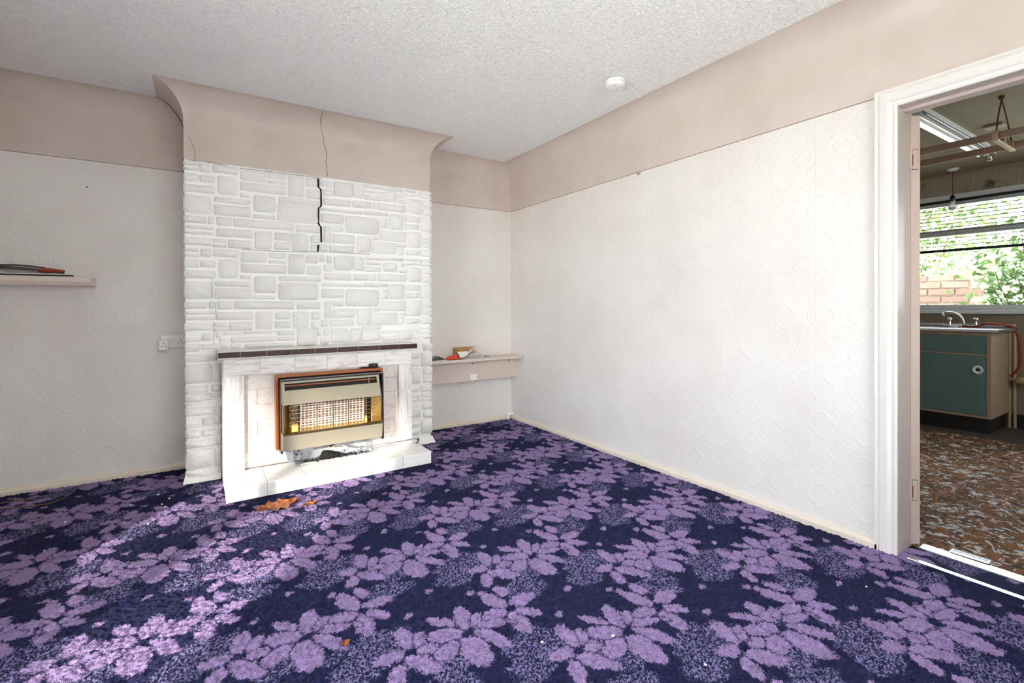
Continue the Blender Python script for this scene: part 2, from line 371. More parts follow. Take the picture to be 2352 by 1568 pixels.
# ------------------------------------------------------------------ mesh helpers
COL = scene.collection
class MB:
    def __init__(s): s.v = []; s.f = []; s.sm = []
    def add(s, vs, fs, smooth=False):
        k = len(s.v); s.v += [tuple(q) for q in vs]
        for q in fs: s.f.append(tuple(i+k for i in q)); s.sm.append(smooth)
        return s
    def box(s, a, b):
        x0, y0, z0 = (min(a[i], b[i]) for i in range(3)); x1, y1, z1 = (max(a[i], b[i]) for i in range(3))
        return s.add([(x0,y0,z0),(x1,y0,z0),(x1,y1,z0),(x0,y1,z0),(x0,y0,z1),(x1,y0,z1),(x1,y1,z1),(x0,y1,z1)],
              [(0,3,2,1),(4,5,6,7),(0,1,5,4),(1,2,6,5),(2,3,7,6),(3,0,4,7)])
    def hexa(s, c):   # 8 corners: bottom loop then top loop
        return s.add(c, [(0,3,2,1),(4,5,6,7),(0,1,5,4),(1,2,6,5),(2,3,7,6),(3,0,4,7)])
    def bbox(s, a, b, e=0.004):  # box with chamfered edges
        x0, y0, z0 = (min(a[i], b[i]) for i in range(3)); x1, y1, z1 = (max(a[i], b[i]) for i in range(3))
        e = min(e, (x1-x0)*.45, (y1-y0)*.45, (z1-z0)*.45)
        import bmesh
        bm = bmesh.new(); bmesh.ops.create_cube(bm, size=1)
        for q in bm.verts: q.co = Vector(((q.co.x+.5)*(x1-x0)+x0, (q.co.y+.5)*(y1-y0)+y0, (q.co.z+.5)*(z1-z0)+z0))
        bmesh.ops.bevel(bm, geom=bm.edges[:], offset=e, segments=2, affect='EDGES', profile=0.5)
        bm.verts.index_update()
        s.add([q.co for q in bm.verts], [[q.index for q in f.verts] for f in bm.faces]); bm.free(); return s
    def tube(s, pts, r, seg=8, cap=True):
        pts = [Vector(q) for q in pts]; rs = r if isinstance(r, (list, tuple)) else [r]*len(pts)
        rings = []; prev = None
        for i, q in enumerate(pts):
            t = (pts[min(i+1, len(pts)-1)] - pts[max(i-1, 0)]).normalized()
            if prev is None:
                a = Vector((0, 0, 1)) if abs(t.z) < .9 else Vector((1, 0, 0)); u = t.cross(a).normalized()
            else: u = (prev - t*prev.dot(t)).normalized()
            prev = u; w = t.cross(u)
            rings.append([q + (u*math.cos(2*PI*k/seg) + w*math.sin(2*PI*k/seg))*rs[i] for k in range(seg)])
        k = len(s.v); vs = [q for g in rings for q in g]; fs = []
        for i in range(len(pts)-1):
            for j in range(seg):
                fs.append((i*seg+j, i*seg+(j+1) % seg, (i+1)*seg+(j+1) % seg, (i+1)*seg+j))
        s.add(vs, fs, True)
        if cap:
            s.add(rings[0], [tuple(range(seg))[::-1]]); s.add(rings[-1], [tuple(range(seg))])
        return s
    def lathe(s, prof, origin, axis=(0, 0, 1), seg=32):
        ax = Vector(axis).normalized(); a = Vector((1, 0, 0)) if abs(ax.x) < .9 else Vector((0, 1, 0))
        u = ax.cross(a).normalized(); w = ax.cross(u); o = Vector(origin); vs = []; fs = []
        for r, h in prof:
            for k in range(seg):
                vs.append(o + ax*h + (u*math.cos(2*PI*k/seg) + w*math.sin(2*PI*k/seg))*max(r, 1e-5))
        for i in range(len(prof)-1):
            for j in range(seg):
                fs.append((i*seg+j, i*seg+(j+1) % seg, (i+1)*seg+(j+1) % seg, (i+1)*seg+j))
        return s.add(vs, fs, True)
    def sweep(s, prof, path_fn, npath, smooth=False, closed=False):
        """prof: list; path_fn(p, i) -> point"""
        k = len(prof); vs = [path_fn(q, i) for i in range(npath) for q in prof]; fs = []
        m = k if closed else k-1
        for i in range(npath-1):
            for j in range(m):
                fs.append((i*k+j, i*k+(j+1) % k, (i+1)*k+(j+1) % k, (i+1)*k+j))
        return s.add(vs, fs, smooth)
    def prism(s, poly, d):   # poly: 3D points, d: extrusion vector
        k = len(poly); d = Vector(d); a = [Vector(q) for q in poly]; b = [q+d for q in a]
        return s.add(a+b, [tuple(range(k))[::-1], tuple(range(k, 2*k))] + [(i, (i+1) % k, k+(i+1) % k, k+i) for i in range(k)])
    def mesh(s, name, mat):
        me = bpy.data.meshes.new(name); me.from_pydata(s.v, [], s.f)
        me.polygons.foreach_set('use_smooth', s.sm)
        me.materials.append(MAT[mat] if isinstance(mat, str) else mat)
        me.update(); return me
    def build(s, name, mat, parent=None, fix=True):
        me = s.mesh(name, mat)
        if fix:
            import bmesh
            bm = bmesh.new(); bm.from_mesh(me); bmesh.ops.recalc_face_normals(bm, faces=bm.faces[:]); bm.to_mesh(me); bm.free()
        return link(name, me, parent)
def link(name, me, parent=None, mat=None):
    o = bpy.data.objects.new(name, me); COL.objects.link(o)
    if mat is not None: o.matrix_world = mat
    if parent is not None: par(o, parent)
    return o
WORLD = {}
def par(o, p):
    o.parent = p
    o.matrix_parent_inverse = WORLD.get(p.name, Matrix()).inverted() if p.name in WORLD else Matrix()
def thing(name, label, cat, loc, group=None):
    e = bpy.data.objects.new(name, None); e.empty_display_size = 0.1; COL.objects.link(e); e.location = loc
    WORLD[e.name] = Matrix.Translation(loc); return tag(e, label, cat, group)
def tag(o, label, cat, group=None):
    o['label'] = label; o['category'] = cat
    if group: o['group'] = group
    return o
def struct(o, label=None):
    o['kind'] = 'structure'
    if label: o['label'] = label
    return o
def smooth(P, k=4):
    P = [Vector(q) for q in P]; out = []
    for i in range(len(P)-1):
        a, b, c, d = P[max(i-1, 0)], P[i], P[i+1], P[min(i+2, len(P)-1)]
        for j in range(k):
            t = j/k
            out.append((b*2 + (c-a)*t + (a*2-b*5+c*4-d)*t*t + (b*3-a-c*3+d)*t**3)*.5)
    return out+[P[-1]]
def bez(a, b, c, d, k=10):
    a, b, c, d = map(Vector, (a, b, c, d))
    return [a*(1-t)**3 + b*3*t*(1-t)**2 + c*3*t*t*(1-t) + d*t**3 for t in [i/k for i in range(k+1)]]

# ------------------------------------------------------------------ shell of the room
import numpy as np
def pile_mesh(name, x0, x1, y0, y1, st=0.0072, amp=0.0075):
    rg = np.random.default_rng(5)
    nx, ny = int((x1-x0)/st)+1, int((y1-y0)/st)+1
    X, Y = np.meshgrid(np.linspace(x0, x1, nx), np.linspace(y0, y1, ny))
    Z = rg.uniform(-amp, amp*.45, X.shape) + 0.004*np.sin(X*2.1+Y*1.3)*np.sin(Y*3.0)
    X = X + rg.uniform(-.4, .4, X.shape)*st; Y = Y + rg.uniform(-.4, .4, Y.shape)*st
    X[:, 0] = x0; X[:, -1] = x1; Y[0, :] = y0; Y[-1, :] = y1
    co = np.stack([X, Y, Z], -1).reshape(-1, 3).astype(np.float32)
    i = np.arange(nx*ny).reshape(ny, nx)
    q = np.stack([i[:-1, :-1], i[:-1, 1:], i[1:, 1:], i[1:, :-1]], -1).reshape(-1, 4).astype(np.int32)
    me = bpy.data.meshes.new(name); nq = len(q)
    me.vertices.add(len(co)); me.vertices.foreach_set('co', co.ravel())
    me.loops.add(nq*4); me.loops.foreach_set('vertex_index', q.ravel())
    me.polygons.add(nq); me.polygons.foreach_set('loop_start', np.arange(0, nq*4, 4, dtype=np.int32))
    me.polygons.foreach_set('use_smooth', np.ones(nq, bool))
    me.materials.append(MAT['carpet']); me.update(calc_edges=True); me.validate(); return me
struct(link('floor', pile_mesh('floor', XW, 0.004, YR, 0)), 'purple floral tufted carpet over the whole room floor')
struct(MB().box((0.004, YD1, -0.02), (0.150, YD0, 0.001)).build('floor_doorway', 'carpet'), 'strip of purple carpet inside the doorway')
def wall_with_hole(mb, axis, val, thick, r, hole):
    """wall slab: axis 0 = plane x; r = (a0,a1,z0,z1), hole likewise"""
    a0, a1, z0, z1 = r; h0, h1, g0, g1 = hole
    for (p0, p1, q0, q1) in ((a0, h0, z0, z1), (h1, a1, z0, z1), (h0, h1, z0, g0), (h0, h1, g1, z1)):
        if p1-p0 > 1e-4 and q1-q0 > 1e-4: mb.box((val, p0, q0), (val+thick, p1, q1))
    return mb
struct(MB().box((XW-0.25, 0.0, 0), (0.14, 0.12, ZC)).build('wall_back', 'paper_x'), 'embossed off-white papered wall of both alcoves')
struct(wall_with_hole(MB(), 0, 0.0, 0.14, (YK0-.1, 0, 0, ZC), (YD1-0.03, YD0+0.03, -0.01, ZD+0.03)).build('wall_right', 'paper_y'),
       'bright embossed off-white papered wall beside the kitchen doorway')
struct(wall_with_hole(MB(), 0, XW-0.25, 0.25, (YR, 0, 0, ZC), WIN1).build('wall_left', 'paper_y'), 'papered wall with the added room window')
mb = MB()
for x0, x1, z0, z1 in ((XW-.25, FILL_WIN[0], 0, ZC), (FILL_WIN[1], .14, 0, ZC), (FILL_WIN[0], FILL_WIN[1], 0, FILL_WIN[2]), (FILL_WIN[0], FILL_WIN[1], FILL_WIN[3], ZC)):
    mb.box((x0, YR-.25, z0), (x1, YR, z1))
struct(mb.build('wall_rear', 'paper_x'), 'papered wall behind the camera')
struct(MB().box((XW-0.25, YR-0.12, ZC), (0.14, 0.12, ZC+0.1)).build('ceiling', 'artex'), 'white ceiling with swirled textured plaster')

# coving: swept profile round the room outline
prof = [(0.0, ZB), (0.0, 2.2)] + [(COVE*(1-math.cos(t)), 2.315+(ZC-2.315)*math.sin(t)) for t in [i*PI/2/14 for i in range(15)]]
def outline(o):
    return [(-o, YR+o), (-o, -o), (XR+o, -o), (XR+o, -DEP-o), (XL-o, -DEP-o), (XL-o, -o), (XW+o, -o), (XW+o, YR+o)]
def cove_off(z):
    if z <= 2.315: return 0.0
    return COVE*(1-math.sqrt(max(0, 1-min(1, (z-2.315)/(ZC-2.315))**2)))
mb = MB()
N = 8
for i in range(N):
    j = (i+1) % N
    vs = []
    for (o, z) in prof:
        e = o+0.0025
        pa, pb = outline(e)[i], outline(e)[j]
        vs += [(pa[0], pa[1], z), (pb[0], pb[1], z)]
    mb.add(vs, [(2*k, 2*k+1, 2*k+3, 2*k+2) for k in range(len(prof)-1)], True)
cove = struct(mb.build('trim_1', 'cove', fix=False), 'beige painted coved cornice and upper wall band')
def crack(pix, ribbon=None, r=0.0016, parent=cove, plane=-DEP, mat='crack'):
    pts = []
    for x, y in pix:
        yy = plane-0.003
        for _ in range(6):
            q = on(x, y, 1, yy); yy = plane-0.003-cove_off(q.z)
        pts.append(q)
    fine = []
    for a, b in zip(pts[:-1], pts[1:]):
        for k in range(3):
            t = k/3; q = a.lerp(b, t); fine.append(q+Vector((random.uniform(-.003, .003), 0, 0)))
    fine.append(pts[-1])
    MB().tube(fine, [r*random.uniform(.5, 1.2) for _ in fine], 5).build('crack', mat, parent)
crack([(743, 249), (740, 262), (736, 275), (738, 292), (742, 312), (745, 332), (750, 352), (749, 372), (752, 404)])
crack([(434, 314), (439, 326), (446, 340), (448, 352), (446, 366)], r=0.0012)
MB().tube([(XL-o-0.004, -o-0.004, z) for o, z in prof[4:]], 0.0022, 5).build('crack', 'crack', cove)
for a, b in (((-.0035, -3.115, ZB-.0015), (-.0005, 0, ZB+.0015)), ((XR, -.0035, ZB-.0015), (-.003, -.0005, ZB+.0015)), ((XW, -.0035, ZB-.0015), (XL, -.0005, ZB+.0015))):
    MB().box(a, b).build('paper_edge', 'paper_edge', cove)
# skirtings
def skirt(name, a, b, nrm, side):
    a, b, nrm = Vector(a), Vector(b), Vector(nrm)
    pr = [(0, -.01), (.022, -.01), (.022, .020), (.016, .028), (.012, .030), (.010, .036), (0, .038)]
    mb = MB().sweep(pr, lambda q, i: (a if i == 0 else b) + nrm*q[0] + Vector((0, 0, q[1])), 2, False, True)
    mb.add([a+nrm*q[0]+Vector((0, 0, q[1])) for q in pr], [tuple(range(len(pr)))]); mb.add([b+nrm*q[0]+Vector((0, 0, q[1])) for q in pr], [tuple(range(len(pr)))])
    return struct(mb.build(name, 'skirting'), 'low cream skirting strip along the %s' % side)
skirt('baseboard_right', (0, -3.13, 0), (0, 0, 0), (-1, 0, 0), 'bright right wall')
skirt('baseboard_back', (XR, 0, 0), (-0.012, 0, 0), (0, -1, 0), 'wall of the right alcove')
skirt('baseboard_alcove', (XW, 0, 0), (XL, 0, 0), (0, -1, 0), 'wall of the left alcove')
skirt('baseboard_left', (XW, YR, 0), (XW, 0, 0), (1, 0, 0), 'window wall')

# unseen window added in the left wall, sized to steer the sun in
def window_frame(name, x0, x1, r, mull, trans, label, mat='upvc', w=0.06):
    y0, y1, z0, z1 = r
    root = MB()
    root.box((x0, y0, z0), (x1, y0+w, z1)); root.box((x0, y1-w, z0), (x1, y1, z1))
    root.box((x0, y0+w, z0), (x1, y1-w, z0+w)); root.box((x0, y0+w, z1-w), (x1, y1-w, z1))
    o = struct(root.build(name, mat), label)
    for m in mull: MB().box((x0+.005, m-.03, z0+w), (x1-.005, m+.03, z1-w)).build('mullion', mat, o)
    ys = [y0+w]+sorted(mull)+[y1-w]
    for a, b in zip(ys[:-1], ys[1:]):
        a2 = a+(.03 if a in mull else 0); b2 = b-(.03 if b in mull else 0)
        for t in trans: MB().box((x0+.005, a2, t-.03), (x1-.005, b2, t+.03)).build('transom', mat, o)
        zs = [z0+w]+sorted(trans)+[z1-w]
        for c, d in zip(zs[:-1], zs[1:]):
            xm = (x0+x1)/2
            MB().box((xm-.002, a2, c+(.03 if c in trans else 0)), (xm+.002, b2, d-(.03 if d in trans else 0))).build('pane', 'glass', o)
    return o
window_frame('added_window_1', XW-0.20, XW-0.13, WIN1, [-2.93], [1.78], 'unseen white framed window added in the left wall for daylight')
struct(MB().box((XW-0.13, WIN1[0]-.04, WIN1[2]-0.03), (XW+0.03, WIN1[1]+.04, WIN1[2])).build('trim_2', 'white_gloss'), 'white inner sill of the added room window')
por = bpy.data.lights.new('window_portal', 'AREA'); por.shape = 'RECTANGLE'; por.size = WIN1[1]-WIN1[0]; por.size_y = WIN1[3]-WIN1[2]
por.cycles.is_portal = True
po = bpy.data.objects.new('window_portal', por); COL.objects.link(po)
po.location = (XW-0.24, (WIN1[0]+WIN1[1])/2, (WIN1[2]+WIN1[3])/2)
po.rotation_euler = Vector((1, 0, 0)).to_track_quat('-Z', 'Z').to_euler()

w3 = MB()  # unseen rear window, added so the chimney front gets more daylight
for x0, x1, z0, z1 in ((FILL_WIN[0], FILL_WIN[0]+.06, FILL_WIN[2], FILL_WIN[3]), (FILL_WIN[1]-.06, FILL_WIN[1], FILL_WIN[2], FILL_WIN[3]), (FILL_WIN[0]+.06, FILL_WIN[1]-.06, FILL_WIN[2], FILL_WIN[2]+.06), (FILL_WIN[0]+.06, FILL_WIN[1]-.06, FILL_WIN[3]-.06, FILL_WIN[3])):
    w3.box((x0, YR-.19, z0), (x1, YR-.12, z1))
w3 = struct(w3.build('fill_window_3', 'upvc'), 'unseen white framed window added behind the camera as fill light')
MB().box((-1.48, YR-.185, FILL_WIN[2]+.06), (-1.42, YR-.125, FILL_WIN[3]-.06)).build('mullion', 'upvc', w3)
for x0, x1 in ((FILL_WIN[0]+.06, -1.48), (-1.42, FILL_WIN[1]-.06)):
    MB().box((x0, YR-.157, FILL_WIN[2]+.06), (x1, YR-.153, FILL_WIN[3]-.06)).build('pane', 'glass', w3)
por3 = bpy.data.lights.new('rear_portal', 'AREA'); por3.shape = 'RECTANGLE'; por3.size = FILL_WIN[1]-FILL_WIN[0]; por3.size_y = FILL_WIN[3]-FILL_WIN[2]; por3.cycles.is_portal = True
p3 = bpy.data.objects.new('rear_portal', por3); COL.objects.link(p3)
p3.location = ((FILL_WIN[0]+FILL_WIN[1])/2, YR-.24, (FILL_WIN[2]+FILL_WIN[3])/2); p3.rotation_euler = Vector((0, 1, 0)).to_track_quat('-Z', 'Z').to_euler()

# ------------------------------------------------------------------ chimney breast with cast stones
chim = struct(MB().box((XL, -DEP, 0), (XR, 0.002, ZC)).build('wall_chimney', 'mortar'), 'chimney breast clad in white painted cast stone panels')
YF = -DEP
def rect_px(ox, oy, sc, x0, y0, x1, y1):
    a = on(ox+x0/sc, oy+y0/sc, 1, YF-.012); b = on(ox+x1/sc, oy+y1/sc, 1, YF-.012)
    return [min(a.x, b.x), max(a.x, b.x), min(a.z, b.z), max(a.z, b.z)]
def stone(r, rough=True, parent=chim):
    x0, x1, z0, z1 = r
    if z0 < .849 < z1 and x1 > -2.54 and x0 < -1.23: z0 = .849
    if z1-z0 < .016: return
    w, h = x1-x0, z1-z0
    if w < .008 or h < .008: return
    t = 0.020+random.uniform(-.004, .007); rc = min(w, h)*random.uniform(.09, .18); cx, cz = (x0+x1)/2, (z0+z1)/2
    rings = []
    for inset, dep, rr in ((-.002, -.004, rc*1.1), (.001, t*.55, rc), (min(.007, min(w, h)*.16), t, rc*.8)):
        ring = []
        a, b = w/2-inset, h/2-inset
        for sx, sz, a0 in ((1, 1, 0), (-1, 1, 90), (-1, -1, 180), (1, -1, 270)):
            jx, jz = jit[(sx, sz)] if inset > -.002 else (0, 0)
            for k in range(3):
                an = math.radians(a0+45*k)
                ring.append((cx+sx*(a-rr)+math.cos(an)*rr+jx, YF-dep, cz+sz*(b-rr)+math.sin(an)*rr+jz))
        rings.append(ring)
        if inset == -.002: jit_make(w, h)
    vs = [q for g in rings for q in g]; fs = []; k = 12
    for i in range(2):
        for j in range(k): fs.append((i*k+j, i*k+(j+1) % k, (i+1)*k+(j+1) % k, (i+1)*k+j))
    mb = MB().add(vs, fs, True)
    c = len(mb.v); mb.v.append((cx+random.uniform(-.2, .2)*w, YF-t-random.uniform(0, .006), cz+random.uniform(-.2, .2)*h))
    for j in range(k): mb.f.append((2*k+j, 2*k+(j+1) % k, c)); mb.sm.append(True)
    o = mb.build('stone', 'stone', parent)
    return o
jit = {(a, b): (0, 0) for a in (1, -1) for b in (1, -1)}
def jit_make(w, h):
    m = min(w, h)*.05
    for k in jit: jit[k] = (random.uniform(-m, m), random.uniform(-m, m))
C1 = (400, 340, 5.6); C2 = (700, 390, 6.816); C3 = (400, 560, 5.6); C4 = (700, 560, 5.6); C5 = (400, 760, 3.7333)
Q = [(125,160,305,225),(125,235,318,292),(335,190,465,308),(125,312,308,430),(335,340,520,448),(128,450,518,585),(130,595,475,845),
     (132,860,412,968),(440,880,508,975),(132,985,512,1052),(132,1055,320,1105),(345,1072,508,1118),(122,1140,470,1252)]
A_ = [(500,205,808,340),(560,345,810,610),(855,275,1178,440),(1215,315,1430,405),(1210,412,1425,472),(855,430,1432,600),(1468,350,1668,628),
     (1700,385,1840,500),(1710,525,1878,655),(850,572,972,634),(515,622,972,733),(1022,600,1305,838),(1345,622,1880,742),(1335,710,1845,975),
     (515,712,980,887),(1018,846,1295,920),(545,882,735,1000),(765,900,1540,1062),(1575,982,1872,1094),(548,1025,1000,1157),(1040,1062,1250,1300),
     (1300,1082,1495,1190),(1290,1202,1490,1310),(1520,1100,1722,1330),(1760,1118,1872,1224),(1760,1240,1835,1337),(500,1163,670,1217),(495,1222,670,1277),(700,1172,1000,1297)]
B_ = [(232,145,305,250),(340,160,418,282),(295,300,418,415),(952,222,1545,350),(960,308,1200,378),(950,380,1185,485),
     (1230,335,1440,505),(1480,368,1550,442),(1475,468,1590,534),(300,435,722,578),(758,480,1000,605),(1030,503,1110,618),(1145,515,1580,668),
     (255,585,905,697),(932,635,1300,727),(262,675,605,845),(645,710,1160,1012),(1210,748,1298,912),(1330,688,1545,940),(300,870,410,1140),
     (445,878,600,974),(1195,945,1590,1130),(440,1000,775,1162),(820,1033,1030,1298),(1080,1040,1165,1100),(1065,1115,1430,1322),(1450,1152,1590,1212),
     (250,1158,355,1274),(390,1174,768,1292),(1465,1223,1550,1340),(455,176,735,430),(755,210,922,442)]
R_ = [(1590,303,1725,360),(1585,370,1720,420),(1750,328,1798,428),(1815,333,1955,397),(1820,403,1955,460),(1620,448,1812,690),(1840,473,1955,590),
     (1845,603,1960,722),(1580,712,1790,827),(1590,843,1790,942),(1815,732,1955,970),(1625,968,1815,1222),(1845,983,1955,1098),(1845,1108,1945,1162),
     (1850,1168,1945,1222),(1590,1252,1785,1337),(1815,1243,1955,1362)]
PER = on(423, 368.6, 1, YF).z - on(423, 567.7, 1, YF).z
ZMANT = 0.86
SURR_L, SURR_R = -2.50, -1.272
for k in range(2):
    for lst, cc in ((Q, C1), (A_, C1), (B_, C2)):
        for q in lst:
            r = rect_px(*cc, *q)
            if q[0] < 140 and cc is C1: r[0] = XL-0.006
            r[2] -= k*PER; r[3] -= k*PER
            stone(r)
for k in range(4):
    for q in R_:
        r = rect_px(*C2, *q)
        if q[2] > 1940: r[1] = XR+0.012
        r[2] -= k*PER; r[3] -= k*PER
        if k == 2 and r[3] > 0.845 and q[2] < 1940: continue
        if r[3] < 0.845: r[0] = max(r[0], SURR_R+0.055)
        if r[2] < 0.845 < r[3]: r[2] = 0.86
        if r[2] < 0.06: r[2] = 0.06
        if r[3]-r[2] > .012: stone(r)
for q in [(540,1147,605,1206),(630,1143,900,1166),(910,1125,1320,1147),(1335,1112,1555,1172),(1585,1095,1820,1290),(580,1222,700,1342),
          (730,1208,1315,1250),(1335,1200,1550,1240),(730,1297,850,1348),(915,1293,1535,1315)]: stone(rect_px(*C3, *q))
for q in [(165,1085,215,1178),(250,1090,315,1185),(205,1210,315,1290),(340,1090,560,1266),(585,1088,720,1262),(735,1058,965,1098),(735,1122,980,1240),
          (1000,1060,1470,1072),(1005,1118,1200,1148),(1000,1182,1190,1238),(1215,1115,1390,1228),(1420,1092,1475,1150),(1415,1170,1505,1215)]:
    r = rect_px(*C4, *q); r[1] = min(r[1], XR-.245+.13); stone(r)
for q in [(105,22,220,46),(105,58,228,93),(240,20,325,85),(105,110,220,180),(235,110,370,175),(105,195,365,270),(105,280,330,455),(105,465,290,540),
          (108,550,320,590),(108,600,235,640),(108,645,340,735),(108,750,230,785),(108,795,232,832),(245,740,330,815),(108,845,225,925),(240,838,360,905),
          (108,920,358,1010),(105,1003,340,1190),(110,1205,415,1245),
          (345,275,412,435),(318,455,412,522),(335,535,412,572),(258,592,412,625),(352,645,412,705),(345,715,412,800),(376,838,412,885),(368,895,412,980),(352,1000,412,1160)]:
    sl_ = (q[2]-q[0])*(760+(q[1]+q[3])/2/3.7333-690)/2480
    if q[3]-q[1] > 2.2*sl_: q = (q[0], q[1]+sl_, q[2], q[3]-sl_)
    r = rect_px(*C5, *q)
    if q[0] < 115: r[0] = XL-0.006
    r[1] = min(r[1], SURR_L-0.012); stone(r)
MB().hexa([(XL-.02, YF-.035, 0), (SURR_L-.012, YF-.035, 0), (SURR_L-.012, YF+.01, 0), (XL-.02, YF+.01, 0),
           (XL-.005, YF-.012, .055), (SURR_L-.012, YF-.012, .055), (SURR_L-.012, YF+.01, .055), (XL-.005, YF+.01, .055)]).build('plinth', 'mortar', chim)
MB().hexa([(SURR_R+.06, YF-.035, 0), (XR+.03, YF-.035, 0), (XR+.03, YF+.01, 0), (SURR_R+.06, YF+.01, 0),
           (SURR_R+.06, YF-.012, .05), (XR+.012, YF-.012, .05), (XR+.012, YF+.01, .05), (SURR_R+.06, YF+.01, .05)]).build('plinth', 'mortar', chim)
# open joint between the two cladding sheets (black stepped gap) and fine joints
def gap(pts, r):
    P = [on(x, y, 1, YF-.004) for x, y in pts]
    mb = MB()
    vs = []
    for i, q in enumerate(P):
        rr = r[i] if isinstance(r, list) else r
        vs += [(q.x-rr, YF-.0035, q.z), (q.x+rr, YF-.0035, q.z), (q.x+rr, YF+.004, q.z), (q.x-rr, YF+.004, q.z)]
    fs = []
    for i in range(len(P)-1):
        for j in range(4): fs.append((4*i+j, 4*i+(j+1) % 4, 4*i+4+(j+1) % 4, 4*i+4+j))
    fs += [(0, 1, 2, 3), (4*len(P)-4, 4*len(P)-3, 4*len(P)-2, 4*len(P)-1)]
    mb.add(vs, fs).build('gap', 'gap_black', chim)
gap([(731, 410), (731.5, 429), (732, 430), (737, 435), (738, 470), (737, 474), (732, 477), (731.5, 512), (733, 516), (737.5, 521), (738, 556)], .0055)
gap([(731.5, 562), (731, 571), (730, 579)], [.0065, .006, .004])
def joint(pts, r=.0012):
    MB().tube([on(x, y, 1, YF-.002) for x, y in pts], r, 5).build('joint', 'crack', chim)
joint([(556, 573), (592, 574), (640, 577.5), (728, 579)]); joint([(733, 578), (790, 580), (850, 584)])
joint([(487, 640), (488, 686)], .0008); joint([(495, 695), (497, 735)], .0008); joint([(490, 740), (492, 790), (500, 802)], .0008)
joint([(430, 366.5), (490, 374), (520, 380)], .0012); joint([(550, 386), (610, 393), (680, 402), (738, 409)], .0014)

# ------------------------------------------------------------------ tiled fireplace
YS, YIN = -0.585, -0.555                  # surround face, recessed inner face
ZH, ZM = 0.085, 0.795                     # hearth top, underside of mantel
INL, INR, INZ = -2.388, -1.375, 0.688
fp = thing('fireplace', 'marbled white tiled fireplace with brown tiled mantel edge and low hearth', 'fireplace', (-1.88, -0.6, 0))
TILES = {}
def tile(x0, x1, z0, z1, y, mat, parent, t=0.006, face='front'):
    w, h = x1-x0, z1-z0
    key = (round(w, 3), round(h, 3), mat, face)
    if key not in TILES:
        e = min(.0025, w*.2, h*.2); a, b = w/2-.0012, h/2-.0012
        lo = [(-a, 0, -b), (a, 0, -b), (a, 0, b), (-a, 0, b)]; md = [(p[0], -t+.001, p[2]) for p in lo]
        hi = [(-a+e, -t, -b+e), (a-e, -t, -b+e), (a-e, -t, b-e), (-a+e, -t, b-e)]
        fs = [(8, 9, 10, 11)] + [(i, (i+1) % 4, 4+(i+1) % 4, 4+i) for i in range(4)] + [(4+i, 4+(i+1) % 4, 8+(i+1) % 4, 8+i) for i in range(4)]
        if face == 'top':
            lo, md, hi = ([(p[0], p[2], -p[1]) for p in g] for g in (lo, md, hi))
            mb = MB().add(lo+md+hi, fs)
        else: mb = MB().add(lo+md+hi, fs)
        TILES[key] = mb.mesh('tile', mat)
    loc = ((x0+x1)/2, y, (z0+z1)/2) if face == 'front' else ((x0+x1)/2, (z0+z1)/2, y)
    return link('tile', TILES[key], parent, Matrix.Translation(loc))
surr = MB().box((SURR_L, YS+.005, ZH), (INL, YF, ZM)).box((INR, YS+.005, ZH), (SURR_R, YF, ZM)).box((INL, YS+.005, INZ), (INR, YF, ZM)).build('surround', 'grout', fp)
for i in range(6):
    w = (SURR_R-SURR_L)/6
    tile(SURR_L+i*w, SURR_L+(i+1)*w, INZ, ZM, YS+.005, 'marble_h', surr)
for x0, x1 in ((SURR_L, INL), (INR, SURR_R)):
    for i in range(3):
        h = (INZ-ZH)/3; tile(x0, x1, ZH+i*h, ZH+(i+1)*h, YS+.005, 'marble_v', surr)
MB().box((SURR_L-.006, YS+.004, ZH-.08), (SURR_L-.0005, YF+.001, ZM)).build('edge_strip', 'white_gloss', surr)
back = MB().box((INL, YIN+.005, ZH), (INR, YF, INZ)).build('inner_panel', 'grout', fp)
rows = 6; rh = (INZ-ZH)/rows
for k in range(rows):
    xs = [INL]; x = INL+(0.075 if k % 2 == 0 else 0.19)
    while x < INR-.02: xs.append(x); x += 0.2
    xs.append(INR)
    for a, b in zip(xs[:-1], xs[1:]): tile(a, b, ZH+k*rh, ZH+(k+1)*rh, YIN+.005, 'marble_in', back)
# hearth (front edge slightly skewed, as in the photo)
HL, HR, YFL, YFR = -2.503, -1.238, -0.892, -0.868
hearth = MB().hexa([(HL, YFL+.006, 0), (HR, YFR+.006, 0), (HR, -.54, 0), (HL, -.54, 0), (HL, YFL+.006, ZH-.006), (HR, YFR+.006, ZH-.006), (HR, -.54, ZH-.006), (HL, -.54, ZH-.006)]).build('hearth', 'grout', fp)
ang = math.atan2(YFR-YFL, HR-HL)
for i in range(6):
    w = (HR-HL)/6; xa, xb = HL+i*w, HL+(i+1)*w
    ym = YFL+(YFR-YFL)*((xa+xb)/2-HL)/(HR-HL)
    o = tile(xa, xb, 0.0, ZH-.002, ym+.006, 'hearth_tile', hearth); o.matrix_world = Matrix.Translation(((xa+xb)/2, ym+.006, ZH/2-.001)) @ Matrix.Rotation(ang, 4, 'Z')
    for y0, y1 in ((0, .152), (.152, .304)):
        yc = ym+(y0+y1)/2
        o = tile(xa, xb, 0, y1-y0, ZH-.006, 'hearth_tile', hearth, face='top'); o.matrix_world = Matrix.Translation(((xa+xb)/2, yc, ZH-.006)) @ Matrix.Rotation(ang, 4, 'Z')
mant = MB().bbox((SURR_L-.03, YS-.022, ZM), (SURR_R+.035, YF-.001, ZM+.05), .003).build('mantel', 'white_gloss', fp)
xs = [-2.531, -2.41] + [-2.41+.147*i for i in range(1, 8)] + [-1.237]
for a, b in zip(xs[:-1], xs[1:]): tile(a, b, ZM+.009, ZM+.046, YS-.022, 'brown_tile', mant, t=.004)

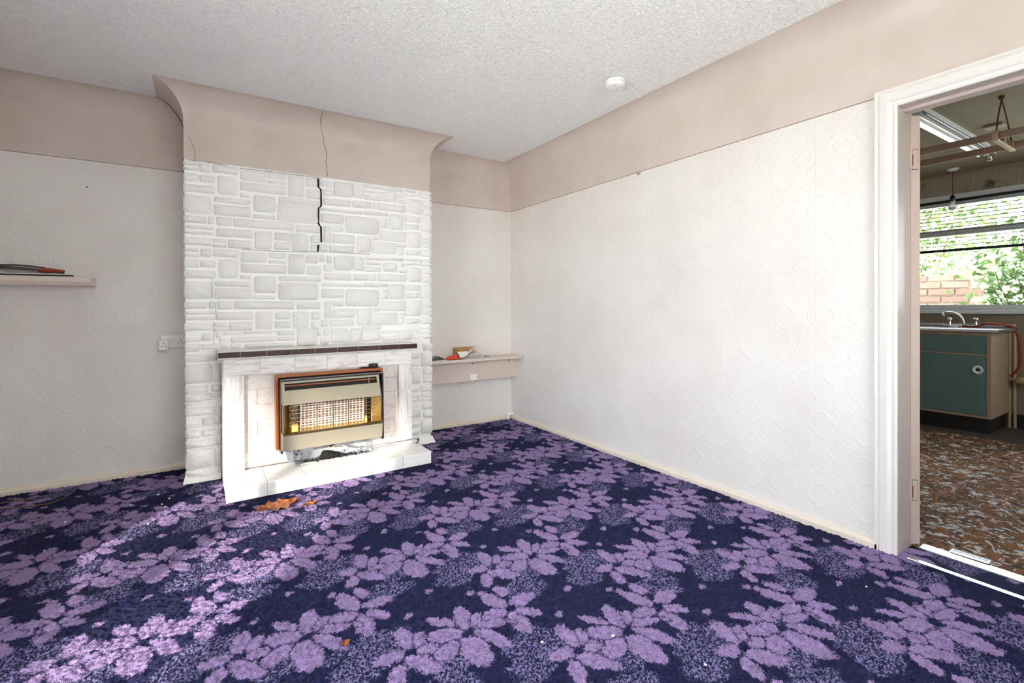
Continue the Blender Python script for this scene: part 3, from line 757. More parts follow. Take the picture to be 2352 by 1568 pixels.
# ------------------------------------------------------------------ gas fire
def c6(X, Y, y): return on(600+X/4.9, 800+Y/4.9, 1, y)
fire = thing('gas_fire', 'old gas fire with teak frame, beige metal front and white radiant grilles', 'gas fire', (-1.85, -0.65, 0.2))
YB = YIN-.001
FL, FR, FT, FB = -2.213, -1.512, 0.677, 0.195
def ring_frame(x0, x1, z0, z1, w, ya, yb, name, mat, parent, bottom=True):
    mb = MB().box((x0, ya, z0), (x0+w, yb, z1)).box((x1-w, ya, z0), (x1, yb, z1)).box((x0+w, ya, z1-w), (x1-w, yb, z1))
    if bottom: mb.box((x0+w, ya, z0), (x1-w, yb, z0+w))
    return mb.build(name, mat, parent)
ring_frame(FL, FR, FB, FT, .014, YB, -.640, 'teak_frame', 'teak', fire, False)
MB().box((FL+.014, YB, FB-.012), (FR-.014, -.60, FT-.014)).build('body', 'fire_dark', fire)
ring_frame(FL+.018, FR-.018, FB-.012, FT-.022, .012, -.600, -.705, 'dark_frame', 'fire_dark', fire, False)
ring_frame(FL+.018, FR-.018, FB-.01, FT-.020, .004, -.705, -.709, 'trim_line', 'chrome', fire, False)
# front panel upper part: leans forward towards its lower edge, with a long slot near the top
PL, PR = -2.194, -1.566
PT, PMID = .643, 0.504
def yp(z): return -.715 - (PT-z)*0.42
S1, S0 = .631, .590
up = MB()
def slab(x0, x1, z0, z1, t=.008):
    up.hexa([(x0, yp(z0), z0), (x1, yp(z0), z0), (x1, yp(z0)+t, z0), (x0, yp(z0)+t, z0), (x0, yp(z1), z1), (x1, yp(z1), z1), (x1, yp(z1)+t, z1), (x0, yp(z1)+t, z1)])
slab(PL, PR, S1, PT); slab(PL, PR, PMID, S0); slab(PL, PL+.02, S0, S1); slab(PR-.018, PR, S0, S1)
up.hexa([(PL, yp(PMID), PMID), (PL+.004, yp(PMID), PMID), (PL+.004, -.60, PMID), (PL, -.60, PMID), (PL, yp(PT), PT), (PL+.004, yp(PT), PT), (PL+.004, -.60, PT), (PL, -.60, PT)])
up.hexa([(PR-.004, yp(PMID), PMID), (PR, yp(PMID), PMID), (PR, -.60, PMID), (PR-.004, -.60, PMID), (PR-.004, yp(PT), PT), (PR, yp(PT), PT), (PR, -.60, PT), (PR-.004, -.60, PT)])
up.box((PL, yp(PT), PT-.002), (PR, -.60, PT))
upo = up.build('upper_panel', 'fire_beige', fire)
MB().box((PL+.004, -.69, S0-.01), (PR-.004, -.685, S1+.008)).build('slot_back', 'black', upo)
MB().box((PL+.02, yp(S1)+.010, (S0+S1)/2+.001), (PR-.018, yp(S1)+.016, (S0+S1)/2+.008)).build('slot_bar', 'teak', upo)
MB().box((PR-.07, yp(S1)+.010, S0), (PR-.066, yp(S1)+.016, S1)).build('slot_divider', 'fire_beige', upo)
# lower panel
ZL1, ZL0 = 0.320, 0.219
YLP = -.800
low = MB().hexa([(PL, YLP+.02, ZL0), (PR, YLP+.02, ZL0), (PR, -.60, ZL0), (PL, -.60, ZL0), (PL, YLP, ZL1), (PR, YLP, ZL1), (PR, -.60, ZL1), (PL, -.60, ZL1)]).build('lower_panel', 'fire_beige', fire)
# brass reflector tray: back, sloping base and side cheeks
ref = MB()
RB = -.665
ref.box((PL+.004, RB, ZL1), (PR-.004, RB+.004, PMID))
ref.hexa([(PL+.004, YLP+.004, ZL1+.001), (PR-.004, YLP+.004, ZL1+.001), (PR-.004, RB, ZL1+.001), (PL+.004, RB, ZL1+.001),
          (PL+.004, YLP+.004, ZL1+.006), (PR-.004, YLP+.004, ZL1+.006), (PR-.004, RB, ZL1+.012), (PL+.004, RB, ZL1+.012)])
ref.hexa([(PL+.004, YLP+.01, ZL1+.006), (PL+.008, YLP+.01, ZL1+.006), (PL+.07, RB, ZL1+.006), (PL+.004, RB, ZL1+.006),
          (PL+.004, YLP+.01, PMID), (PL+.008, YLP+.01, PMID), (PL+.07, RB, PMID), (PL+.004, RB, PMID)])
ref.hexa([(PR-.008, YLP+.01, ZL1+.006), (PR-.004, YLP+.01, ZL1+.006), (PR-.004, RB, ZL1+.006), (PR-.07, RB, ZL1+.006),
          (PR-.008, YLP+.01, PMID), (PR-.004, YLP+.01, PMID), (PR-.004, RB, PMID), (PR-.07, RB, PMID)])
ref.build('reflector', 'brass', fire)
MB().hexa([(PL, YLP-.003, ZL1-.002), (PR, YLP-.003, ZL1-.002), (PR, YLP+.012, ZL1-.002), (PL, YLP+.012, ZL1-.002),
           (PL, YLP-.003, ZL1+.010), (PR, YLP-.003, ZL1+.010), (PR, YLP+.012, ZL1+.014), (PL, YLP+.012, ZL1+.014)]).build('tray_lip', 'brass', fire)
# four radiants, each an open ceramic grille
RX0, RX1 = -2.075, -1.665
for i in range(4):
    w = (RX1-RX0)/4; x0 = RX0+i*w+.003; x1 = RX0+(i+1)*w-.003; z0, z1 = ZL1+.014, PMID-.012
    mb = MB(); yf = RB-.012
    for k in range(5):
        x = x0+(x1-x0)*k/4; hw = .006 if k in (0, 4) else .0035
        mb.box((x-hw, yf-.008, z0), (x+hw, yf, z1))
    for k in range(11):
        z = z0+(z1-z0)*k/10; mb.box((x0, yf-.006, z-.0032), (x1, yf+.001, z+.0032))
    rad = mb.build('radiant', 'ceramic', fire)
    MB().box((x0, yf+.003, z0), (x1, yf+.008, z1)).build('radiant_back', 'ceramic_back', rad)
MB().box((RX0-.008, RB-.022, ZL1+.014), (RX0-.004, RB, PMID)).build('radiant_edge', 'fire_dark', fire)
MB().box((RX1+.004, RB-.022, ZL1+.014), (RX1+.008, RB, PMID)).build('radiant_edge', 'fire_dark', fire)
# guard wires: three long loops and two uprights
for zc in (.480, .430, .378):
    yg = -.765; hh = .014
    pts = [(PR-.02, yg+.02, zc+hh), (PR-.03, yg, zc+hh)] + [(PL+.05, yg, zc+hh), (PL+.043, yg, zc+hh-.006), (PL+.043, yg, zc-hh+.006), (PL+.05, yg, zc-hh)] + [(PR-.03, yg, zc-hh), (PR-.02, yg+.02, zc-hh)]
    MB().tube(pts, .0019, 6).build('guard_wire', 'chrome', fire)
for x in (RX0-.015, (RX0+RX1)/2, RX1+.03):
    MB().tube([(x, -.765, PMID-.005), (x, -.768, ZL1+.03), (x, -.775, ZL1+.012)], .0017, 6).build('guard_wire', 'chrome', fire)
# black control lever on top
lv = MB().hexa([(-1.66, -.59, FT+.001), (-1.53, -.59, FT+.001), (-1.53, -.565, FT+.001), (-1.66, -.565, FT+.001), (-1.645, -.59, FT+.008), (-1.535, -.59, FT+.010), (-1.535, -.565, FT+.010), (-1.645, -.565, FT+.008)])
lv.bbox((-1.60, -.60, FT+.006), (-1.535, -.575, FT+.032), .006)
lvo = lv.build('control_lever', 'black', fire)
MB().lathe([(0, .002), (.004, .002), (.004, 0)], (-1.56, -.600, FT+.018), (0, -1, 0), 10).build('screw', 'chrome', lvo)

# closure plate, debris, gas pipe under the fire
plate = thing('closure_plate', 'dented silver metal closure plate below the gas fire', 'metal plate', (-1.85, -.60, ZH))
pl = MB()
pl.box((-2.10, YB-.004, ZH), (-1.62, YB, FB+.02)); pl.box((-2.10, -.66, ZH), (-1.62, YB-.004, ZH+.004))
pl.build('sheet', 'dirty_plate', plate)
MB().hexa([(-2.135, YB-.028, ZH), (-2.10, YB-.03, ZH), (-2.10, YB, ZH), (-2.12, YB, ZH), (-2.16, YB-.02, FB), (-2.11, YB-.03, FB), (-2.11, YB, FB), (-2.15, YB, FB)]).build('side_flange', 'steel_dull', plate)
MB().box((-1.615, YB-.016, ZH), (-1.575, YB, FB+.02)).build('side_flange', 'steel_dull', plate)
mb = MB()
for _ in range(900):
    t = random.random(); x = -1.98+random.gauss(.12, .13); y = -.625+random.gauss(0, .022); s = random.uniform(.002, .007)
    if not (-2.09 < x < -1.45 and -.69 < y < -.57): continue
    z = ZH+.004+max(0, .035-abs(x+1.87)*.35)*random.random()*max(0, (y+.665)/.08)
    a = random.random()*6.28
    mb.add([(x-s*math.cos(a), y-s*math.sin(a), z), (x+s*math.cos(a), y+s*math.sin(a), z), (x+s*.3, y-s*.5, z+s*1.1), (x-s*.2, y+s*.5, z)], [(0, 1, 2), (1, 3, 2), (3, 0, 2), (0, 3, 1)])
deb = tag(mb.build('soot_debris', 'soot'), 'black soot and rubble spilled below the gas fire', 'debris'); deb['kind'] = 'stuff'
lump = MB()
for k in range(3):
    lump.lathe([(.0, .052-.012*k), (.022, .046-.012*k), (.034, .022), (.042, 0)], (-1.905+.03*k, -.612+.004*k, ZH+.003), (0, 0, 1), 9)
tag(lump.build('burnt_lump', 'soot'), 'black burnt clinker lump against the metal closure plate', 'clinker')
pipe = thing('gas_pipe', 'thin chromed gas pipe running from the fire across the hearth', 'pipe', (-1.6, -.63, ZH))
def cz(X, Y, y): return on(600+X/5.6, 980+Y/5.6, 1, y)
PY = -.635
pp = [cz(930, 243, PY), cz(985, 232, PY), cz(1060, 232, PY), cz(1130, 250, PY), cz(1190, 264, PY), cz(1330, 262, PY), cz(1400, 248, PY), cz(1500, 232, PY), cz(1760, 190, PY), cz(1985, 150, PY)]
MB().tube(smooth(pp), .0048, 8).build('tube', 'chrome', pipe)
MB().bbox(cz(865, 268, PY-.008), cz(925, 228, PY+.010), .002).build('valve', 'brass', pipe)
MB().lathe([(.0, 0), (.008, 0), (.008, .018), (.0, .018)], cz(922, 246, PY), (1, 0, 0), 10).build('nut', 'steel_dull', pipe)
MB().lathe([(.0, 0), (.007, 0), (.007, .012), (.0, .012)], cz(1392, 250, PY), (1, 0, 0), 10).build('nut', 'steel_dull', pipe)
ke = cz(1985, 152, PY)
MB().tube([ke, ke+Vector((.012, .004, -.004)), ke+Vector((.022, .012, -.025)), ke+Vector((.024, .02, -.06))], .005, 8).build('elbow', 'steel_dull', pipe)
MB().tube([ke+Vector((.03, .02, -.004)), ke+Vector((.028, .02, -.03)), ke+Vector((.01, .02, -.045))], .006, 6).build('clip', 'black', pipe)

# ------------------------------------------------------------------ sockets, alarm, hook
sock = thing('double_socket', 'white double electric socket beside the stone chimney breast', 'socket', (-2.777, 0, .887))
so = MB().bbox((-2.849, -.011, .843), (-2.707, -.0005, .930), .003).build('faceplate', 'plastic_white', sock)
def pins(cx, cz_, y, parent):
    for dx, dz, w, h in ((0, .011, .004, .008), (-.011, -.009, .007, .0042), (.011, -.009, .007, .0042)):
        MB().box((cx+dx-w/2, y-.0008, cz_+dz-h/2), (cx+dx+w/2, y+.0005, cz_+dz+h/2)).build('pin_slot', 'gap_black', parent)
pins(-2.738, .885, -.011, so)
for x in (-2.787, -2.773): MB().bbox((x-.005, -.017, .888), (x+.005, -.010, .908), .002).build('rocker', 'plastic_white', so)
MB().lathe([(0, .002), (.0035, .002), (.0035, 0)], (-2.716, -.0110, .887), (0, -1, 0), 10).build('screw', 'steel_dull', so)
ad = thing('plug_adaptor', 'white square plug adaptor pushed into the double socket', 'plug adaptor', (-2.827, -.011, .868))
ao = MB().bbox((-2.857, -.060, .832), (-2.802, -.0115, .899), .003).build('body', 'plastic_white', ad)
pins(-2.830, .866, -.060, ao)

al = on(1413, 196, 2, ZC-.03); al.z = ZC-.003
alarm = thing('smoke_alarm', 'round white smoke alarm on the textured ceiling', 'smoke alarm', al)
MB().lathe([(0, 0), (.058, 0), (.060, -.004), (.058, -.014), (.054, -.015)], al, (0, 0, 1), 40).build('base', 'plastic_white', alarm)
cvr = MB().lathe([(.053, -.015), (.059, -.017), (.059, -.028), (.054, -.037), (.04, -.040), (0, -.041)], al, (0, 0, 1), 40).build('cover', 'plastic_white', alarm)
for dx, dy in ((-.02, -.02), (.022, .012)):
    MB().box((al.x+dx-.005, al.y+dy-.002, al.z-.0425), (al.x+dx+.005, al.y+dy+.002, al.z-.040)).build('test_light', 'steel_dull', cvr)
hk = on(1471, 400, 0, 0)
tag(MB().tube([hk+Vector((0.002, 0, .010)), hk+Vector((-.008, 0, .008)), hk+Vector((-.016, 0, -.004)), hk+Vector((-.022, .004, -.008)), hk+Vector((-.028, .006, .002)), hk+Vector((-.030, .006, .014))], .0022, 6).build('wall_hook', 'black'), 'small black picture hook high on the bright papered wall', 'hook')
nails = [on(200, 430, 1, 0), on(165, 210, 1, -.02)]
tag(MB().lathe([(0, .010), (.004, .010), (.004, .006), (.0018, .006), (.0018, -.004)], (nails[0].x, 0, nails[0].z), (0, -1, 0), 8).build('nail', 'crack'), 'rusty nail head in the wallpaper above the left shelf', 'nail')

# ------------------------------------------------------------------ left shelf with papers
ZSH = 1.309
shl = thing('wall_shelf', 'thick beige painted shelf on the left alcove wall', 'shelf', (-3.45, -.1, ZSH-.055))
MB().prism([(XW+.003, -.0, ZSH), (XW+.003, -.195, ZSH), (XW+.003, -.2, ZSH-.004), (XW+.003, -.2, ZSH-.030), (XW+.003, -.185, ZSH-.052), (XW+.003, -.0, ZSH-.052)], (-3.184-XW-.003, 0, 0)).build('board', 'shelf_paint', shl)
def magazine(name, label, pts, thick, mats, curl=0.0):
    """pts: 4 ground corners (x,y), z base; bent slab of leaves + cover"""
    root = thing(name, label, 'magazine', (sum(p[0] for p in pts)/4, sum(p[1] for p in pts)/4, pts[0][2]))
    def sheet(z0, z1, k):
        N_ = 8; a, b, c, d = (Vector(p) for p in pts); vs = []
        for i in range(N_+1):
            t = i/N_; p, q = a.lerp(b, t), d.lerp(c, t); lift = curl*math.sin(PI*t)*k + curl*.6*t*t
            for z in (z0, z1):
                vs += [p+Vector((0, 0, z+lift)), q+Vector((0, 0, z+lift))]
        fs = []
        for i in range(N_):
            o = 4*i
            fs += [(o, o+1, o+5, o+4), (o+2, o+6, o+7, o+3), (o, o+4, o+6, o+2), (o+1, o+3, o+7, o+5)]
        fs += [(0, 2, 3, 1), (4*N_, 4*N_+1, 4*N_+3, 4*N_+2)]
        return MB().add(vs, fs)
    sheet(0, thick*.75, .6).build('pages', mats[1], root)
    sheet(thick*.76, thick, 1.0).build('cover', mats[0], root)
    return root
z = ZSH+.0006
magazine('magazine', 'pale glossy magazine lying lowest on the left shelf', [(-3.62, -.185, z), (-3.262, -.192, z), (-3.30, -.03, z), (-3.66, -.02, z)], .013, ('paper_white', 'mag_black'))
magazine('magazine', 'black crumpled magazine on top of the left shelf papers', [(-3.31, -.150, z+.0215), (-3.70, -.165, z+.0215), (-3.71, -.03, z+.0215), (-3.33, -.04, z+.0215)], .014, ('mag_black', 'mag_dark'), .026)
mb = MB()
ring = []
for i, (x, zz, wd) in enumerate(((-3.437, .004, .02), (-3.42, .022, .035), (-3.395, .030, .045), (-3.365, .028, .045), (-3.335, .020, .038), (-3.31, .008, .02))):
    ring.append((x, zz, wd))
vs = []; fs = []
for x, zz, wd in ring:
    for k in range(10):
        a = 2*PI*k/10; vs.append((x+random.uniform(-.003, .003), -.150+math.cos(a)*wd*.8, z+.014+.020+math.sin(a)*zz*.5+random.uniform(-.001, .002)))
for i in range(len(ring)-1):
    for k in range(10): fs.append((i*10+k, i*10+(k+1) % 10, i*10+10+(k+1) % 10, i*10+10+k))
fs += [tuple(range(10))[::-1], tuple(range(50, 60))]
tag(mb.add(vs, fs, True).build('sweet_wrapper', 'maroon'), 'shiny red and orange crumpled wrapper on the left shelf', 'wrapper')
pap = thing('leaning_paper', 'white printed sheet leaning on the wall at the left shelf end', 'paper', (-3.66, -.04, z+.03))
q0 = on(20, 604, 1, -.02)
MB().hexa([(-3.715, -.047, z), (q0.x, -.047, z), (q0.x, -.0462, z), (-3.715, -.0462, z),
           (-3.715, -.010, z+.16), (q0.x-.055, -.012, z+.145), (q0.x-.055, -.0112, z+.145), (-3.715, -.0092, z+.16)]).build('sheet', 'paper_white', pap)
for i in range(2):
    MB().box((q0.x-.07+.022*i, -.0415+.002*i, z+.026+.006*i), (q0.x-.056+.022*i, -.0395+.002*i, z+.030+.006*i)).build('print_mark', 'mag_black', pap)

# ------------------------------------------------------------------ right alcove shelf with clutter
ZA = 0.645
sha = thing('alcove_shelf', 'beige painted shelf with deep apron board in the right alcove', 'shelf', (-.5, -.1, .43))
MB().prism([(XR+.002, -.001, ZA), (-.002, -.001, ZA), (-.002, -.215, ZA), (-.03, -.235, ZA), (XR-.0+.002, -.235, ZA)], (0, 0, -.022)).build('board', 'shelf_paint', sha)
MB().box((XR+.002, -.108, .428), (-.002, -.090, ZA-.022)).box((XR+.002, -.09, .428), (-.002, -.001, .44)).build('apron', 'shelf_paint', sha)
for x, y, zz in ((1090, 452, 0), (657, 494, 0)):
    q = on(960+x/5.227, 740+y/5.227, 1, -.112)
    MB().lathe([(0, .014), (.005, .014), (.006, .004), (.0025, .004), (.0025, 0)], (q.x, -.108, q.z), (0, -1, 0), 10).build('cup_hook', 'rust', sha)
jb = thing('junction_box', 'small white cable junction box on the alcove apron board', 'junction box', (-.60, -.108, .49))
j0 = on(960+622/5.227, 740+693/5.227, 1, -.12); j1 = on(960+702/5.227, 740+618/5.227, 1, -.12)
jo = MB().bbox((j0.x, -.134, j0.z), (j1.x, -.1085, j1.z), .003).build('cover', 'plastic_white', jb)
for t in (.32, .82): MB().lathe([(0, .001), (.003, .001), (.003, 0)], (j0.x+(j1.x-j0.x)*t, -.134, (j0.z+j1.z)/2), (0, -1, 0), 8).build('screw', 'steel_dull', jo)
MB().tube([(j0.x+.035, -.117, j0.z+.002), (j0.x+.032, -.118, j0.z-.012), (j0.x+.015, -.116, j0.z-.03), (j0.x-.02, -.113, .425), (j0.x-.03, -.105, .415), (j0.x-.05, -.02, .40), (j0.x-.06, -.003, .36)], .0035, 6).build('cable', 'plastic_white', jb)
def c7(X, Y): return on(960+X/5.227, 740+Y/5.227, 2, ZA)
zt = ZA+.0006
def p7(X, Y, dz=0): q = c7(X, Y); return (q.x, q.y, zt+dz)
def flat(name, label, cat, corners, mat, dz0, th, lifts=(0, 0, 0, 0)):
    c = [Vector(q) for q in corners]
    lo = [v+Vector((0, 0, dz0+l)) for v, l in zip(c, lifts)]; hi = [v+Vector((0, 0, dz0+th+l)) for v, l in zip(c, lifts)]
    return tag(MB().hexa(lo+hi).build(name, mat), label, cat)
B0 = Vector((-.865, -.205, zt))
flat('brochure', 'white folded brochure flat on the alcove shelf beside the chimney', 'brochure', [(-1.015, -.215, zt), (-.80, -.212, zt), (-.82, -.10, zt), (-1.015, -.09, zt)], 'paper_white', 0, .004)
br = MB(); br.hexa([(-1.0, -.20, zt+.0045), (-.86, -.20, zt+.0045), (-.86, -.08, zt+.0045), (-1.0, -.07, zt+.0045), (-.985, -.19, zt+.008), (-.865, -.195, zt+.034), (-.85, -.09, zt+.036), (-.985, -.08, zt+.008)])
br.hexa([(-.862, -.20, zt+.0045), (-.805, -.20, zt+.0045), (-.80, -.09, zt+.0045), (-.858, -.085, zt+.0045), (-.863, -.198, zt+.034), (-.815, -.2, zt+.007), (-.81, -.09, zt+.007), (-.848, -.09, zt+.036)])
tag(br.build('tented_booklet', 'mag_dark'), 'dark brown booklet tented open on the alcove shelf', 'booklet')
mb = MB(); vs = []; fs = []
for i, (x, r, h) in enumerate(((-.80, .012, .010), (-.785, .030, .022), (-.755, .040, .034), (-.725, .044, .044), (-.700, .040, .046), (-.690, .024, .026))):
    for k in range(12):
        a = 2*PI*k/12; vs.append((x, -.175+math.cos(a)*r, zt+max(0, h*.5+math.sin(a)*h*.5)))
for i in range(5):
    for k in range(12): fs.append((i*12+k, i*12+(k+1) % 12, i*12+12+(k+1) % 12, i*12+12+k))
fs += [tuple(range(12))[::-1], tuple(range(60, 72))]
tag(mb.add(vs, fs, True).build('red_pouch', 'red_plastic'), 'bright orange red plastic pouch on the alcove shelf', 'pouch')
cb = thing('cardboard_box', 'small brown cardboard box at the back of the alcove shelf', 'box', (-.62, -.05, zt))
bx0 = c7(478, 400).x; bx0 = on(960+460/5.227, 790, 1, -.075).x; bx1 = on(960+692/5.227, 790, 1, -.075).x; bzt = on(960+575/5.227, 740+303/5.227, 1, -.075).z
co = MB().bbox((bx0, -.075, zt), (bx1, -.006, bzt), .0025).build('carton', 'cardboard', cb)
MB().box(((bx0+bx1)/2-.012, -.0758, bzt-.022), ((bx0+bx1)/2+.014, -.0748, bzt-.017)).build('printed_line', 'mag_dark', co)
MB().box((bx0+.01, -.0762, zt+.012), (bx1-.03, -.0748, zt+.032)).build('dark_label', 'mag_black', co)
def c7y(X, Y, y): return on(960+X/5.227, 740+Y/5.227, 1, y)
w0, w1 = c7y(500, 418, -.135), c7y(592, 348, -.10)
tag(MB().hexa([(w0.x, -.140, zt+.010), (w1.x+.004, -.140, zt+.010), (w1.x+.004, -.134, zt+.010), (w0.x, -.134, zt+.010), (w0.x-.003, -.095, w1.z), (w1.x, -.095, w1.z), (w1.x, -.089, w1.z), (w0.x-.003, -.089, w1.z)]).build('white_card', 'plastic_white'), 'white square card propped on the cardboard box front', 'card')
mb = MB(); vs = []
for i in range(9):
    t = i/8; x = -.685+.165*t; zz = .004+.085*t**2.2; y = -.205+.01*t
    for dz in (0, .0015):
        vs += [(x, y, zt+zz+dz), (x+.02, y+.05, zt+zz+dz)]
fs = []
for i in range(8):
    o = 4*i; fs += [(o, o+1, o+5, o+4), (o+2, o+6, o+7, o+3), (o, o+4, o+6, o+2), (o+1, o+3, o+7, o+5)]
fs += [(0, 2, 3, 1), (32, 33, 35, 34)]
tag(mb.add(vs, fs, True).build('curled_leaflet', 'brown_leaflet'), 'brown leaflet curling up beside the white papers', 'leaflet')
for i, (x0, x1, dy, l) in enumerate(((-.645, -.395, 0, 'broad white sheet lowest in the alcove paper pile'), (-.60, -.42, .012, 'white letter second in the alcove paper pile'), (-.58, -.405, .02, 'white letter topmost in the alcove paper pile'))):
    flat('letter', l, 'letter', [(x0, -.21+dy, zt), (x1, -.19+dy, zt), (x1-.01, -.09+dy, zt), (x0+.02, -.10+dy, zt)], 'paper_white', .0008+i*.012, .002, (0, .002+.004*i, .006+.004*i, .004*i))
mb = MB(); vs = []
for i in range(9):
    t = i/8; x = -.545+.075*t+.03*t*t; zz = .042+.055*t**1.3; y = -.15
    for dz in (0, .0012): vs += [(x, y+.01*t, zt+zz+dz), (x-.01, y+.075, zt+zz+dz+.006)]
fs = []
for i in range(8):
    o = 4*i; fs += [(o, o+1, o+5, o+4), (o+2, o+6, o+7, o+3), (o, o+4, o+6, o+2), (o+1, o+3, o+7, o+5)]
fs += [(0, 2, 3, 1), (32, 33, 35, 34)]
tag(mb.add(vs, fs, True).build('curled_sheet', 'paper_white'), 'white sheet curling upward above the alcove paper pile', 'paper')
mb = MB().hexa([(-.40, -.20, zt+.001), (-.355, -.195, zt+.001), (-.36, -.13, zt+.001), (-.40, -.13, zt+.001), (-.395, -.195, zt+.014), (-.362, -.19, zt+.022), (-.365, -.14, zt+.02), (-.395, -.14, zt+.012)])
tag(mb.build('crumpled_wrapper', 'steel_dull'), 'crumpled silvery wrapper at the end of the paper pile', 'wrapper')
cp = on(1166, 950, 1, -.03)
tag(MB().bbox((-.075, -.052, .001), (-.05, -.024, .060), .003).bbox((-.051, -.048, .044), (-.003, -.027, .062), .003).build('pipe_end', 'plastic_white'), 'stubby white capped pipe on the floor in the room corner', 'pipe')

# ------------------------------------------------------------------ litter on the carpet
def leaf(px, py, L, label, curl=.02, rz=None):
    q = on(px, py, 2, 0); rz = random.random()*6.28 if rz is None else rz
    vs = []; fs = []; n_ = 9
    for i in range(n_):
        t = i/(n_-1); w = L*.34*math.sin(PI*min(1, t*.97+.015))*(1+.35*math.sin(7*t*PI)); x = (t-.5)*L
        for k, s in ((0, -1), (1, 0), (2, 1)):
            vs.append((x, s*w, .006+curl*(abs(s)*.6+(t-.5)**2*2)+random.uniform(0, .005)))
    for i in range(n_-1):
        for k in range(2): fs.append((3*i+k, 3*i+k+1, 3*i+k+4, 3*i+k+3))
    m = len(vs); vs += [(x, y, zz-.0015) for x, y, zz in vs]; fs += [tuple(j+m for j in f)[::-1] for f in fs]
    R = Matrix.Translation((q.x, q.y, 0)) @ Matrix.Rotation(rz, 4, 'Z')
    e = thing('dry_leaf', label, 'leaf', (q.x, q.y, 0))
    MB().add([R @ Vector(p) for p in vs], fs, True).build('blade', 'dry_leaf', e, fix=False)
    MB().tube([R @ Vector((L*(i/8-.5)*1.15, 0, .0075+curl*((i/8-.5)**2*2))) for i in range(9)], .0014, 5).build('midrib', 'bark', e)
leaf(638, 1168, .21, 'large curled orange brown dead leaf on carpet before the hearth', .022, .15)
leaf(712, 1162, .075, 'small orange dead leaf right of the large leaf', .014, .2)
leaf(793, 1483, .035, 'tiny orange leaf scrap in the middle of the carpet', .004, .3)
leaf(438, 1138, .03, 'tiny pinkish leaf scrap by the chimney plinth', .004, .4)
fl = [(380, 1166), (372, 1160), (389, 1147), (285, 1203), (340, 1205), (150, 1201), (102, 1267), (179, 1118), (363, 1138), (300, 1162), (1408, 1463), (1245, 1478), (1620, 1530), (1990, 1350)]
for x, y in fl:
    q = on(x, y, 2, 0); s = random.uniform(.004, .008); a = random.random()*3
    c, sn = math.cos(a)*s, math.sin(a)*s
    tag(MB().hexa([(q.x-c, q.y-sn, .004), (q.x+sn*.5, q.y-c*.5, .004), (q.x+c, q.y+sn, .004), (q.x-sn*.5, q.y+c*.5, .004), (q.x-c*.8, q.y-sn*.8, .009), (q.x+sn*.4, q.y-c*.4, .008), (q.x+c*.8, q.y+sn*.8, .009), (q.x-sn*.4, q.y+c*.4, .010)]).build('plaster_flake', 'paper_white'),
        'tiny white plaster flake lying on the purple carpet', 'flake', 'plaster flakes on the carpet')
def floor_cable(pix, label):
    pts = [on(x, y, 2, .006) for x, y in pix]
    P = []
    for a, b in zip(pts[:-1], pts[1:]):
        for k in range(4): P.append(a.lerp(b, k/4))
    P.append(pts[-1]); tag(MB().tube(P, .0035, 6).build('cable', 'cable_brown'), label, 'cable')
floor_cable([(-60, 1178), (0, 1169), (60, 1163), (110, 1157), (150, 1143), (175, 1122)], 'longer thin brown cable on the carpet by the left skirting')
floor_cable([(-60, 1168), (0, 1156), (40, 1148), (70, 1144), (90, 1141)], 'shorter thin brown cable on the carpet near the left edge')

# ------------------------------------------------------------------ doorway
# architrave: moulded profile round the opening (o = distance outward from lining edge, p = projection)
apr = [(0.0, 0.0), (0.0, .012), (.004, .016), (.010, .016), (.013, .010), (.020, .012), (.026, .020), (.034, .024), (.062, .022), (.070, .016), (.074, .022), (.082, .022), (.084, .016), (.085, 0.0)]
def arch(name, xw, sgn, label):
    def pt(q, i):
        o, pr = q; x = xw - sgn*pr
        return [(x, YD0+o, -.002), (x, YD0+o, ZD+o), (x, YD1-o, ZD+o), (x, YD1-o, -.002)][i]
    return struct(MB().sweep(apr, pt, 4).build(name, 'white_gloss'), label)
arch('trim_3', 0.0, 1, 'glossy white moulded architrave round the kitchen doorway')
arch('trim_4', 0.14, -1, 'architrave on the kitchen side of the doorway')
lin = MB().box((-.001, YD0, 0), (.141, YD0+.03, ZD+.03)).box((-.001, YD1-.03, 0), (.141, YD1, ZD+.03)).box((-.001, YD1, ZD), (.141, YD0, ZD+.03)).build('trim_5', 'lining_paint')
struct(lin, 'beige painted door lining in the doorway')
MB().box((.055, YD1+.0, ZD-.014), (.090, YD0, ZD)).build('door_stop', 'lining_paint', lin)
MB().box((.055, YD1, 0), (.090, YD1+.014, ZD-.014)).build('door_stop', 'lining_paint', lin)
# open door leaf, hinge edge towards the room
ha = Vector((.140, -3.201, 0)); hb = Vector((.180, -3.227, 0)); ed = (hb-ha).normalized(); ld = Vector((-ed.y, ed.x, 0))
TH, LW = .042, .735
def leafpt(u, v, z): q = ha + ed*u + ld*v; return (q.x, q.y, z)
def dbox(u0, u1, v0, v1, z0, z1):
    return [leafpt(u0, v0, z0), leafpt(u1, v0, z0), leafpt(u1, v1, z0), leafpt(u0, v1, z0), leafpt(u0, v0, z1), leafpt(u1, v0, z1), leafpt(u1, v1, z1), leafpt(u0, v1, z1)]
ZD0, ZDT = .012, ZD-.012
dm = MB()
for v0, v1, z0, z1 in ((0, .1, ZD0, ZDT), (LW-.1, LW, ZD0, ZDT), (.1, LW-.1, ZD0, .22), (.1, LW-.1, .95, 1.08), (.1, LW-.1, ZDT-.12, ZDT)):
    dm.hexa(dbox(0, TH, v0, v1, z0, z1))
dr = struct(dm.build('door_1', 'door_paint'), 'beige painted panel door standing open into the kitchen')
for z0, z1 in ((.22, .95), (1.08, ZDT-.12)): MB().hexa(dbox(.014, TH-.014, .1, LW-.1, z0, z1)).build('panel', 'door_paint', dr)
